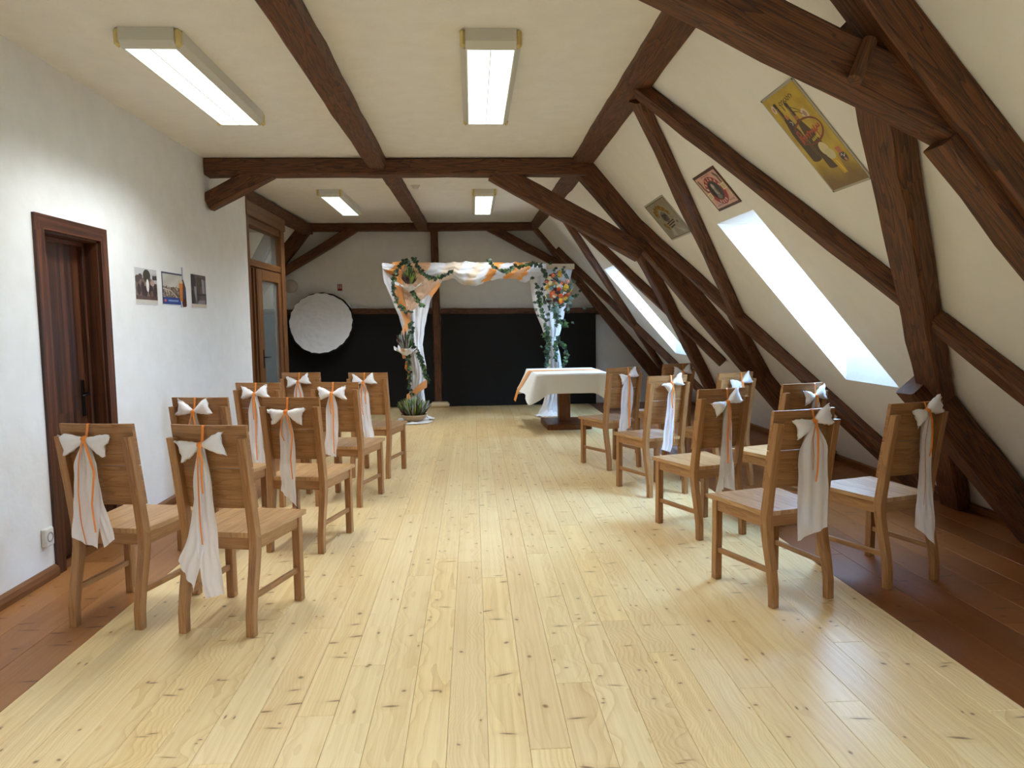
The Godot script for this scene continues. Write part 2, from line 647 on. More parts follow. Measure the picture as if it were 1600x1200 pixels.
		for sx in [-1.0, 1.0]:
			var q := []
			for c in [[bd[0], -1], [bd[1], -1], [bd[1], 1], [bd[0], 1]]:
				q.append(Vector3(sx * 0.187, c[0], post_z(minf(c[0], 0.96)) - 0.031 + c[1] * th * 0.5))
			face(st, q, [Vector2(bd[0], 0), Vector2(bd[1], 0), Vector2(bd[1], 0.02), Vector2(bd[0], 0.02)], Vector3(sx, 0, 0))
		part("back_board", st.commit(), M.chair, t)
	return t

# one side of a bow: a puffed loop of ribbon running out along +x from the knot
func loop_mesh(sd: int, side: float, ang: float, len: float, ht: float) -> Mesh:
	var nz := noise(sd, 9.0, 2)
	var B := Basis(Vector3(0, 0, 1), ang)
	var rows := []
	var n := 9
	for i in n + 1:
		var t := float(i) / n
		var h := lerpf(0.010, ht, pow(smoothstep(0.0, 1.0, t), 0.75))
		var th := 0.007 + 0.02 * sin(PI * clampf(t * 0.95, 0.0, 1.0))
		if i == n:
			th = 0.003
		var row := []
		for k in 17:
			var a := TAU * k / 16.0
			var cy := cos(a)
			var sz := sin(a)
			# folds that fan out from the knot
			var fold := 0.006 * sin(cy * 9.0 + sd) * t * signf(sz)
			var x := len * t + 0.012 * cy * cy * t * t + nz.get_noise_2d(t * 0.5, cy) * 0.01 * t
			var p := Vector3(x, cy * h + nz.get_noise_2d(t * 0.6 + 3.0, cy * 0.7) * 0.012 * t, sz * th + fold)
			p = B * p
			row.append(Vector3(p.x * side, p.y, p.z + 0.012))
		rows.append(row)
	var last := []
	for k in 17:
		last.append((rows[n][4] + rows[n][12]) * 0.5 + (rows[n][k] - (rows[n][4] + rows[n][12]) * 0.5) * Vector3(1, 0.97, 0.2))
	rows.append(last)
	return sheet(rows)

func tail_mesh(sd: int, L: float, wd: float, sway: float, slant: float, z0: float, curl: float) -> Mesh:
	var nz := noise(sd, 2.2, 2)
	var rows := []
	var n := 22
	for i in n + 1:
		var t := float(i) / n
		var w: float = lerpf(0.028, wd, smoothstep(-0.05, 0.27, t))
		var pl := 0.012 * (1.0 - smoothstep(0.0, 0.7, t)) + 0.0035
		var row := []
		for k in 13:
			var c := k / 12.0 - 0.5
			var x := sway * t * t + c * w + nz.get_noise_2d(t * 0.8, 5.0) * 0.015 * t
			var y := -L * t - slant * c * t * t
			var z := z0 + pl * sin(c * 17.0 + sd) + nz.get_noise_2d(c * 0.9, t * 0.9) * 0.02 * t + curl * t * t * t * (c + 0.3)
			row.append(Vector3(x, y, z))
		rows.append(row)
	return sheet(rows)

# p: chair transform, bx: sideways place of the knot on the back
func make_bow(chair_xf: Transform3D, px: float, label: String, d: Dictionary) -> void:
	var t := thing("chair_bow", label, "bow", Vector3.ZERO, "bows on the chair backs")
	var ky: float = d.get("ky", 0.905)
	var kz: float = post_z(ky) - 0.031 + 0.016 * (1.0 - pow(px / 0.187, 2)) + 0.01
	t.transform = chair_xf * Transform3D(Basis.IDENTITY, Vector3(px, ky, kz + 0.012))
	var sd: int = d.sd
	part("loop", loop_mesh(sd, -1.0, d.get("la", 0.1), d.get("ll", 0.1) * 1.06, d.get("lh", 0.052)), M.satin, t)
	part("loop", loop_mesh(sd + 7, 1.0, d.get("ra", 0.1), d.get("rl", 0.1) * 1.06, d.get("rh", 0.054)), M.satin, t)
	var ks := new_st()
	lathe(ks, Transform3D(Basis(Vector3(0, 0, 1), PI / 2), Vector3(0, 0, 0.016)), [[0.0, -0.016], [0.012, -0.013], [0.016, 0.0], [0.012, 0.013], [0.0, 0.016]], 12)
	ks.generate_normals()
	var kn := part("knot", ks.commit(), M.orange, t)
	part("tail", tail_mesh(sd + 3, d.L, d.get("w", 0.11), d.get("sway", 0.0), d.get("slant", 0.03), 0.014, d.get("curl", 0.0)), M.organza, t)
	if d.has("L2"):
		part("tail", tail_mesh(sd + 4, d.L2, d.get("w2", 0.1), d.get("sway2", -0.05), d.get("slant2", -0.05), 0.004, 0.02), M.organza, t)
	# orange ribbon over the top of the back, knotted, with two ends
	var top: float = 0.994 - ky
	var zt := post_z(0.96) - 0.031 + 0.016 - kz
	part("orange_ribbon", ribbon([Vector3(0.004, 0.0, 0.012), Vector3(0.006, top * 0.6, zt * 0.6 + 0.004), Vector3(0.006, top, zt + 0.0), Vector3(0.006, top + 0.002, zt - 0.012), Vector3(0.006, top - 0.02, zt - 0.026)], Vector3.RIGHT, 0.013, 0.013, 12), M.orange, kn)
	var o1: float = d.get("o1", 0.3)
	var o2: float = d.get("o2", 0.42)
	var ow: float = d.get("ow", 0.009)
	var k: float = d.get("ok", 0.02)
	part("orange_ribbon", ribbon([Vector3(0.0, 0.0, 0.03), Vector3(-k * 0.6, -o1 * 0.2, 0.036), Vector3(-k, -o1 * 0.5, 0.034), Vector3(-k * 0.8, -o1 * 0.8, 0.036), Vector3(-k * 0.3, -o1, 0.034)], Vector3(0.95, 0, 0.3).normalized(), 0.012, ow), M.orange, kn)
	part("orange_ribbon", ribbon([Vector3(0.004, 0.0, 0.03), Vector3(k * 0.9, -o2 * 0.15, 0.037), Vector3(k * 1.5, -o2 * 0.35, 0.034), Vector3(k * 0.9, -o2 * 0.7, 0.035), Vector3(k * 1.2, -o2, 0.035)], Vector3(0.9, 0, -0.4).normalized(), 0.011, ow * 0.8), M.orange, kn)

func chairs() -> void:
	chair_proto = make_chair()
	# x, z of the middle between the rear feet, turn in degrees, chair label, bow label, place of the knot, bow shape
	var rows := [
		[-1.786, -3.487, -10.5, "wooden chair nearest the dark door, front left corner of the seating", "white bow with short orange-edged tail on the chair nearest the dark door", -0.03, {"sd": 3, "ky": 0.925, "L": 0.5, "w": 0.135, "la": -0.25, "ra": -0.32, "ll": 0.115, "rl": 0.1, "L2": 0.5, "w2": 0.07, "sway2": 0.09, "o1": 0.5, "o2": 0.44, "ok": 0.035, "sway": -0.03, "slant": 0.05}],
		[-1.22, -3.362, -12.5, "wooden chair nearest the camera left of the aisle", "white bow with the longest tail, hanging far below the seat left of the aisle", -0.02, {"sd": 9, "L": 0.71, "w": 0.105, "la": -0.3, "ra": 0.1, "ll": 0.105, "rl": 0.1, "L2": 0.62, "w2": 0.08, "sway2": -0.1, "slant2": 0.14, "o1": 0.46, "o2": 0.22, "ok": 0.01, "sway": 0.03, "slant": -0.03}],
		[-1.74, -4.67, -10.0, "wooden chair by the white wall, second row, mostly hidden behind the front left pair", "white bow tilted to the right on the second chair along the white wall", -0.025, {"sd": 15, "L": 0.52, "w": 0.1, "la": 0.25, "ra": 0.35, "sway": 0.03}],
		[-1.147, -4.57, -10.6, "wooden aisle chair in the second row left, with a sheer tail over its seat", "white bow with a slanted sheer tail on the second aisle chair left", -0.015, {"sd": 21, "L": 0.55, "w": 0.1, "la": -0.3, "ra": -0.25, "slant": 0.1, "o1": 0.18, "o2": 0.42, "ok": 0.03, "lh": 0.05}],
		[-1.70, -5.78, -12.0, "wooden chair by the white wall, third row from the front", "white bow with a pointed right loop on the third chair along the white wall", -0.01, {"sd": 27, "L": 0.56, "w": 0.115, "la": 0.1, "ra": 0.22, "o1": 0.2, "o2": 0.52, "ok": 0.008, "slant": -0.02}],
		[-1.082, -5.71, -12.0, "wooden aisle chair in the third row left of the aisle", "white bow with even square loops on the third aisle chair left", -0.015, {"sd": 33, "L": 0.49, "w": 0.1, "la": 0.0, "ra": 0.05, "o1": 0.16, "o2": 0.47, "ok": 0.01, "sway": -0.03}],
		[-1.63, -6.92, -9.0, "farthest wooden chair by the glazed timber door", "white bow on the farthest chair by the glazed timber door", -0.012, {"sd": 39, "L": 0.5, "w": 0.095, "la": 0.0, "ra": 0.3, "sway": 0.04}],
		[-0.979, -6.752, -11.0, "farthest wooden aisle chair left, against the black cloth", "white bow with a drooping right loop on the farthest aisle chair left", -0.03, {"sd": 45, "L": 0.53, "w": 0.1, "la": 0.2, "ra": 0.35, "o1": 0.3, "o2": 0.2, "sway": 0.03, "rh": 0.055}],
		[1.652, -3.50, 16.0, "wooden chair nearest the camera right of the aisle", "white bow with a broad square tail on the nearest chair right of the aisle", 0.02, {"sd": 51, "ky": 0.935, "L": 0.57, "w": 0.19, "la": -0.35, "ra": 0.3, "o1": 0.3, "o2": 0.24, "ok": -0.014, "slant": -0.05}],
		[2.356, -3.70, 18.0, "wooden chair at the far right edge of the seating, by the leaning timbers", "white bow with a long twisted tail on the chair at the far right edge", 0.022, {"sd": 57, "ky": 0.95, "L": 0.67, "w": 0.1, "la": -0.5, "ra": 0.3, "ll": 0.075, "rl": 0.1, "L2": 0.55, "w2": 0.06, "sway2": 0.03, "o1": 0.24, "o2": 0.5, "ok": -0.02, "slant": 0.12, "curl": 0.05}],
		[1.632, -4.635, 18.0, "wooden aisle chair in the second row right, with a double tail", "white bow with a slim double tail on the second aisle chair right", 0.012, {"sd": 63, "L": 0.58, "w": 0.085, "la": -0.45, "ra": 0.42, "L2": 0.6, "w2": 0.05, "sway2": -0.05, "o1": 0.4, "o2": 0.25, "ok": 0.01, "ow": 0.014, "sway": 0.03}],
		[2.30, -4.90, 20.0, "wooden chair under the large skylight, second row on the right", "rounded white bow on the chair under the large skylight", 0.075, {"sd": 69, "L": 0.5, "w": 0.09, "la": -0.15, "ra": 0.25, "ll": 0.08, "rl": 0.085}],
		[1.587, -5.80, 19.0, "pale lit wooden aisle chair in the third row right", "white bow turned to the right on the third aisle chair right", 0.008, {"sd": 75, "ky": 0.93, "L": 0.55, "w": 0.09, "la": -0.7, "ra": 0.3, "ll": 0.06, "rl": 0.1, "o1": 0.2, "o2": 0.48, "ok": 0.012, "sway": -0.05}],
		[2.235, -6.02, 22.0, "wooden chair half hidden in the third row on the right, before the crossing timbers", "white bow on the half hidden chair before the crossing timbers", 0.03, {"sd": 81, "L": 0.5, "w": 0.09, "la": -0.2, "ra": 0.45}],
		[1.458, -6.906, 22.0, "farthest wooden aisle chair right, beside the white clothed table", "white bow with a flared sheer tail beside the white clothed table", 0.025, {"sd": 87, "L": 0.53, "w": 0.14, "la": -0.3, "ra": 0.4, "ll": 0.075, "sway": -0.04, "slant": -0.12, "o1": 0.5, "o2": 0.4, "ok": 0.006, "ow": 0.014}],
		[2.12, -7.36, 22.0, "farthest wooden chair on the right, hidden behind the pale lit one", "greyish white bow on the farthest chair on the right", 0.03, {"sd": 93, "L": 0.45, "w": 0.09, "la": 0.1, "ra": 0.3}],
	]
	for r in rows:
		var o: Node3D = chair_proto.duplicate()
		o.name = numbered("wooden_chair")
		add_child(o)
		o.transform = Transform3D(Basis(Vector3.UP, deg_to_rad(r[2])), Vector3(r[0], 0.002, r[1]))
		tag(o, r[3], "chair", "wooden chairs in rows beside the aisle")
		make_bow(o.transform, r[5], r[4], r[6])
	chair_proto.free()

# ---------------------------------------------------------------- floor
func plank_mesh(strip: int, v0: float, w: float, L: float) -> Mesh:
	# unit along z is real length L; top at y = 0, edges chamfered
	var st := new_st()
	var h := 0.02
	var c := 0.0016
	var hw := w * 0.5 - 0.0005
	var hl := L * 0.5 - 0.0006
	var U := func(x: float, z: float) -> Vector2:
		return Vector2((strip + 0.03 + 0.94 * (x / w + 0.5)) / 8.0, v0 + (z / L) * L / 2.4)
	var q := [Vector3(-hw + c, 0, -hl + c), Vector3(hw - c, 0, -hl + c), Vector3(hw - c, 0, hl - c), Vector3(-hw + c, 0, hl - c)]
	var o := [Vector3(-hw, -c, -hl), Vector3(hw, -c, -hl), Vector3(hw, -c, hl), Vector3(-hw, -c, hl)]
	var uv := []
	for p in q:
		uv.append(U.call(p.x, p.z))
	face(st, q, uv, Vector3.UP)
	for i in 4:
		var j := (i + 1) % 4
		var n: Vector3 = Vector3(o[i].x + o[j].x, 0, o[i].z + o[j].z).normalized()
		face(st, [q[i], q[j], o[j], o[i]], [uv[i], uv[j], uv[j], uv[i]], (n + Vector3.UP).normalized())
		var dn := Vector3(0, -h, 0)
		face(st, [o[i], o[j], o[j] + dn, o[i] + dn], [uv[i], uv[j], uv[j], uv[i]], n)
	return st.commit()

func build_floor() -> void:
	var f := struct("floor", bxx(Vector3(-5.6, -0.14, BACK - 0.1), Vector3(3.95, -0.021, FRONT), 0.0), M.base_wood)
	var rg := RandomNumberGenerator.new()
	rg.seed = 77
	# pine boards: 27 across, joints staggered
	var x0 := -1.812
	var nw := 27
	var pw := (2.012 - x0) / nw
	var meshes := []
	for k in 16:
		meshes.append(plank_mesh(k % 8, rg.randf(), pw, 2.1))
	for i in nw:
		var z := BACK + rg.randf_range(-2.2, -0.2)
		while z < FRONT - 0.3:
			var L := rg.randf_range(1.3, 3.0)
			var z1: float = minf(z + L, FRONT)
			if FRONT - z1 < 0.5:
				z1 = FRONT
			var za: float = maxf(z, BACK)
			if z1 - za > 0.1:
				var o := part("plank", meshes[rg.randi() % 16], M.pine[rg.randi() % 6], f)
				o.position = Vector3(x0 + pw * (i + 0.5), 0.0, (za + z1) * 0.5)
				o.scale = Vector3(1, 1, (z1 - za) / 2.1)
				if rg.randf() < 0.5:
					o.rotation.y = PI
			z = z1
	# brown boards either side
	for side in [[-2.47, -1.812, 3], [2.012, 3.86, 8]]:
		var w: float = (side[1] - side[0]) / side[2]
		var bm: Array = M.board if side[0] < 0.0 else M.board_dark
		var ms := []
		for k in 8:
			ms.append(plank_mesh(k, rg.randf(), w, 3.6))
		for i in side[2]:
			var z := BACK + rg.randf_range(-3.0, -0.3)
			while z < FRONT - 0.3:
				var z1: float = minf(z + rg.randf_range(3.0, 4.8), FRONT)
				if FRONT - z1 < 0.6:
					z1 = FRONT
				var za: float = maxf(z, BACK)
				if z1 - za > 0.1:
					var o := part("brown_board", ms[rg.randi() % 8], bm[rg.randi() % 3], f)
					o.position = Vector3(side[0] + w * (i + 0.5), 0.0, (za + z1) * 0.5)
					o.scale = Vector3(1, 1, (z1 - za) / 3.6)
				z = z1
	# boards of the side room behind the glazed door
	for i in 10:
		var o := part("brown_board", plank_mesh(i % 8, i * 0.13, 0.3, 4.4), M.board[i % 3], f)
		o.position = Vector3(-2.62 - 0.3 * i, 0.0, -10.4)

# ---------------------------------------------------------------- shell
func build_shell() -> void:
	# left wall with the door opening
	var st := new_st()
	var d0 := -4.36
	var d1 := -5.01
	box(st, Transform3D(Basis.IDENTITY, Vector3(WL - 0.08, 1.5, (FRONT + d0) * 0.5)), Vector3(0.16, 3.1, FRONT - d0), 0.0)
	box(st, Transform3D(Basis.IDENTITY, Vector3(WL - 0.08, 1.5, (d1 - 8.24) * 0.5)), Vector3(0.16, 3.1, d1 + 8.24), 0.0)
	box(st, Transform3D(Basis.IDENTITY, Vector3(WL - 0.08, 2.54, (d0 + d1) * 0.5)), Vector3(0.16, 1.02, d0 - d1), 0.0)
	# unseen panel added behind the door to keep outside light from leaking in
	box(st, Transform3D(Basis.IDENTITY, Vector3(WL - 0.21, 1.1, (d0 + d1) * 0.5)), Vector3(0.08, 2.4, 1.0), 0.0)
	# the cross wall that closes the side room
	box(st, Transform3D(Basis.IDENTITY, Vector3(-4.05, 1.5, -8.16)), Vector3(3.0, 3.1, 0.16), 0.0)
	struct("wall_left", st.commit(), M.wall)
	struct("wall_back", bxx(Vector3(-5.6, -0.1, BACK - 0.2), Vector3(4.1, 3.3, BACK), 0.0), M.wall)
	struct("wall_front", bxx(Vector3(-2.7, -0.1, FRONT), Vector3(4.1, 3.3, FRONT + 0.2), 0.0), M.wall)
	# ceiling: level to the middle truss, then rising a little
	st = new_st()
	prism_yz(st, PackedVector2Array([Vector2(FRONT, 3.0), Vector2(-7.1, 3.0), Vector2(BACK, 3.13), Vector2(BACK, 3.35), Vector2(FRONT, 3.35)]), -5.6, 1.32)
	struct("ceiling", st.commit(), M.ceiling)
	# right roof slope with three skylight openings
	st = new_st()
	var th := 0.36
	var inner := func(s: float) -> Vector2:
		var p := slope(s, 0.0)
		return Vector2(p.x, p.y)
	var outer := func(s: float) -> Vector2:
		var p := slope(s, 0.0, -th)
		return Vector2(p.x, p.y)
	var s0 := -0.25
	var s1 := 4.0
	var full := PackedVector2Array([inner.call(s0), inner.call(s1), outer.call(s1), outer.call(s0)])
	var cuts := [[-0.1, -0.82], [-4.79, -5.5], [-9.55, -10.27]]  # first opening is unseen, added at the regular spacing for more ambient light
	var z := FRONT
	for c in cuts:
		prism(st, full, c[0], z)
		var a: Vector2 = inner.call(1.032)
		var b: Vector2 = inner.call(2.627)
		# head of the opening level, foot upright
		prism(st, PackedVector2Array([inner.call(s0), a, a + Vector2(th / 0.756535, 0), outer.call(s0)]), c[1], c[0])
		prism(st, PackedVector2Array([b, inner.call(s1), outer.call(s1), b + Vector2((th - 0.207) / 0.756535, 0.316), b + Vector2(0, 0.316)]), c[1], c[0])
		z = c[1]
	prism(st, full, BACK, z)
	struct("wall_right", st.commit(), M.slope)
	# roof slope of the side room on the left
	st = new_st()
	prism(st, PackedVector2Array([Vector2(-2.85, 3.1), Vector2(-5.6, -0.1), Vector2(-5.8, -0.1), Vector2(-3.05, 3.3)]), BACK, -8.2)
	struct("wall_far_left", st.commit(), M.slope)
	# skylights: frame and pane at the outer face
	for i in 3:
		var w := struct_node("window_%d" % (i + 1))
		var c: Array = cuts[i]
		var zc: float = (c[0] + c[1]) * 0.5
		var zw: float = c[0] - c[1]
		w.position = slope(1.83, zc, -0.325)
		w.basis = Basis(Vector3(0, 0, 1), SU, Vector3(0, 0, 1).cross(SU))
		var sh := 1.2
		for e in [-1.0, 1.0]:
			part("frame", bx(Vector3(zw, 0.06, 0.06), Vector3(0, e * (sh * 0.5 - 0.02), 0), 0.004), M.lining, w)
			part("frame", bx(Vector3(0.04, sh, 0.06), Vector3(e * (zw * 0.5 - 0.02), 0, 0), 0.004), M.lining, w)
		part("pane", bx(Vector3(zw - 0.06, sh - 0.06, 0.006), Vector3(0, 0, -0.02), 0.0), M.glass, w)
	# baseboards
	for b in [[FRONT, -4.275], [-5.095, -8.24]]:
		st = new_st()
		var pr := []
		for e in [[0.0, 0.0], [0.028, 0.0], [0.03, 0.03], [0.022, 0.055], [0.008, 0.066], [0.0, 0.068]]:
			pr.append(Vector2(WL + e[0], e[1] + 0.001))
		prism(st, PackedVector2Array(pr), b[1], b[0])
		struct(numbered("baseboard_left"), st.commit(), M.base_wood)
	var zb := FRONT
	var k := 0
	while zb > BACK + 0.1:
		var L: float = [2.4, 1.9, 2.7, 2.1][k % 4]
		var ze: float = maxf(zb - L, BACK)
		st = new_st()
		prism(st, PackedVector2Array([Vector2(3.69, 0.001), Vector2(3.745, 0.001), Vector2(3.70, 0.058), Vector2(3.675, 0.05)]), ze + 0.002, zb)
		var o := struct(numbered("baseboard_right"), st.commit(), M.base_wood)
		o.position.y = 0.0
		zb = ze
		k += 1

func prism_yz(st: SurfaceTool, poly: PackedVector2Array, x0: float, x1: float) -> void:
	# poly holds (z, y); pushed along x
	var idx := Geometry2D.triangulate_polygon(poly)
	for e in [[x0, -1.0], [x1, 1.0]]:
		for i in range(0, idx.size(), 3):
			var ps := []
			for q in 3:
				ps.append(Vector3(e[0], poly[idx[i + q]].y, poly[idx[i + q]].x))
			face(st, ps, [Vector2.ZERO, Vector2.RIGHT, Vector2.ONE], Vector3(e[1], 0, 0))
	var area := 0.0
	for i in poly.size():
		area += poly[i].cross(poly[(i + 1) % poly.size()])
	for i in poly.size():
		var a := poly[i]
		var b := poly[(i + 1) % poly.size()]
		var d := (b - a).normalized()
		var n := Vector3(0, -d.x, d.y) * signf(area)
		face(st, [Vector3(x0, a.y, a.x), Vector3(x0, b.y, b.x), Vector3(x1, b.y, b.x), Vector3(x1, a.y, a.x)], [Vector2(a.x, x0), Vector2(b.x, x0), Vector2(b.x, x1), Vector2(a.x, x1)], n)

# ---------------------------------------------------------------- doors
func build_doors() -> void:
	var d := struct_node("door_1")
	d.position = Vector3(WL, 0, -4.685)
	# local: x out of the wall, z along it (towards the camera positive)
	var hz := 0.405
	for e in [-1.0, 1.0]:
		var st := new_st()
		# mitred upright of the casing
		var w := 0.085
		var a: float = e * hz
		var b: float = e * (hz - w)
		face(st, [Vector3(0.018, 0, a), Vector3(0.018, 0, b), Vector3(0.018, 2.1 - w, b), Vector3(0.018, 2.1, a)], [Vector2(0, 0), Vector2(w, 0), Vector2(w, 2), Vector2(0, 2.1)], Vector3.RIGHT)
		face(st, [Vector3(0.018, 0, a), Vector3(0, 0, a), Vector3(0, 2.1, a), Vector3(0.018, 2.1, a)], [Vector2(0, 0), Vector2(0.02, 0), Vector2(0.02, 2.1), Vector2(0, 2.1)], Vector3(0, 0, e))
		face(st, [Vector3(0.018, 0, b), Vector3(0, 0, b), Vector3(0, 2.1 - w, b), Vector3(0.018, 2.1 - w, b)], [Vector2(0.3, 0), Vector2(0.32, 0), Vector2(0.32, 2), Vector2(0.3, 2)], Vector3(0, 0, -e))
		part("casing", st.commit(), M.casing, d)
		part("jamb", bxx(Vector3(-0.15, 0, e * 0.325), Vector3(0.0, 2.015, e * 0.30), 0.002, Vector2(0.2, 0)), M.door, d)
		part("stop", bxx(Vector3(-0.115, 0, e * 0.30), Vector3(-0.085, 2.0, e * 0.275), 0.003, Vector2(0.6, 0)), M.casing, d)
	var s2 := new_st()
	face(s2, [Vector3(0.018, 2.1, -hz), Vector3(0.018, 2.015, -hz + 0.085), Vector3(0.018, 2.015, hz - 0.085), Vector3(0.018, 2.1, hz)], [Vector2(0, 0), Vector2(0.085, 0.085), Vector2(0.085, 0.7), Vector2(0, 0.81)], Vector3.RIGHT)
	face(s2, [Vector3(0.018, 2.1, -hz), Vector3(0.0, 2.1, -hz), Vector3(0.0, 2.1, hz), Vector3(0.018, 2.1, hz)], [Vector2(0, 0), Vector2(0.02, 0), Vector2(0.02, 0.8), Vector2(0, 0.8)], Vector3.UP)
	face(s2, [Vector3(0.018, 2.015, -0.32), Vector3(0.0, 2.015, -0.32), Vector3(0.0, 2.015, 0.32), Vector3(0.018, 2.015, 0.32)], [Vector2(0, 0), Vector2(0.02, 0), Vector2(0.02, 0.6), Vector2(0, 0.6)], Vector3.DOWN)
	part("casing", s2.commit(), M.casing, d)
	part("jamb", bxx(Vector3(-0.15, 2.0, -0.325), Vector3(0.0, 2.025, 0.325), 0.002), M.door, d)
	part("stop", bxx(Vector3(-0.115, 1.975, -0.3), Vector3(-0.085, 2.0, 0.3), 0.003), M.casing, d)
	var lf := part("leaf", bxx(Vector3(-0.155, 0.006, -0.305), Vector3(-0.117, 2.005, 0.305), 0.003, Vector2(0.0, 0.1)), M.door, d)
	part("handle_plate", bxx(Vector3(-0.117, 0.86, -0.255), Vector3(-0.11, 1.1, -0.215), 0.002), M.iron, lf)
	var hs := new_st()
	tube(hs, [Vector3(-0.11, 1.01, -0.235), Vector3(-0.075, 1.01, -0.235), Vector3(-0.066, 1.01, -0.225), Vector3(-0.064, 1.008, -0.18), Vector3(-0.066, 1.003, -0.13)], [0.008, 0.008, 0.009, 0.008, 0.006], 8)
	hs.generate_normals()
	part("handle", hs.commit(), M.iron, lf)

	# glazed timber door and its transom
	var g := struct_node("door_2")
	g.position = Vector3(WL - 0.08, 0, 0)
	var zn := -8.24
	var zf := -9.9
	part("post", bxx(Vector3(-0.06, 0, zn), Vector3(0.07, 2.68, zn - 0.13), 0.006), M.honey, g)
	part("post", bxx(Vector3(-0.06, 0, zf + 0.17), Vector3(0.07, 2.68, zf), 0.006, Vector2(0.3, 0.2)), M.honey, g)
	part("header", bxx(Vector3(-0.07, 2.67, zn - 0.02), Vector3(0.085, 2.83, zf - 0.02), 0.006), M.honey, g)
	part("transom_rail", bxx(Vector3(-0.05, 2.12, zn - 0.13), Vector3(0.055, 2.2, zf + 0.17), 0.005), M.honey, g)
	part("transom_rail", bxx(Vector3(-0.05, 2.58, zn - 0.13), Vector3(0.055, 2.67, zf + 0.17), 0.005), M.honey, g)
	part("transom_pane", bxx(Vector3(-0.003, 2.2, zn - 0.13), Vector3(0.003, 2.58, zf + 0.17), 0.0), M.glass, g)
	# narrow fixed side with its strips
	part("side_panel", bxx(Vector3(-0.03, 0, zn - 0.13), Vector3(0.03, 2.12, zn - 0.45), 0.004), M.honey, g)
	for k in 3:
		part("strip", bxx(Vector3(0.03, 0.02, zn - 0.16 - 0.1 * k), Vector3(0.055 + 0.006 * k, 2.1, zn - 0.19 - 0.1 * k), 0.004, Vector2(0.2 * k, 0)), M.honey, g)
	# leaf
	var l0 := zn - 0.46
	var l1 := zf + 0.175
	var sl := part("stile", bxx(Vector3(-0.02, 0.01, l0), Vector3(0.05, 2.11, l0 - 0.17), 0.005, Vector2(0.1, 0.4)), M.honey, g)
	part("stile", bxx(Vector3(-0.02, 0.01, l1 + 0.11), Vector3(0.05, 2.11, l1), 0.005, Vector2(0.5, 0.4)), M.honey, g)
	part("rail", bxx(Vector3(-0.02, 1.98, l0 - 0.17), Vector3(0.05, 2.11, l1 + 0.11), 0.005), M.honey, g)
	part("rail", bxx(Vector3(-0.02, 0.01, l0 - 0.17), Vector3(0.05, 0.28, l1 + 0.11), 0.005), M.honey, g)
	part("pane", bxx(Vector3(0.012, 0.28, l0 - 0.17), Vector3(0.018, 1.98, l1 + 0.11), 0.0), M.glass, g)
	part("handle_plate", bxx(Vector3(0.05, 0.93, l0 - 0.09), Vector3(0.056, 1.15, l0 - 0.13), 0.002), M.iron, sl)
	var h2 := new_st()
	tube(h2, [Vector3(0.056, 1.06, l0 - 0.11), Vector3(0.095, 1.06, l0 - 0.11), Vector3(0.1, 1.06, l0 - 0.13), Vector3(0.1, 1.055, l0 - 0.22)], [0.008, 0.008, 0.008, 0.006], 8)
	h2.generate_normals()
	part("handle", h2.commit(), M.iron, sl)

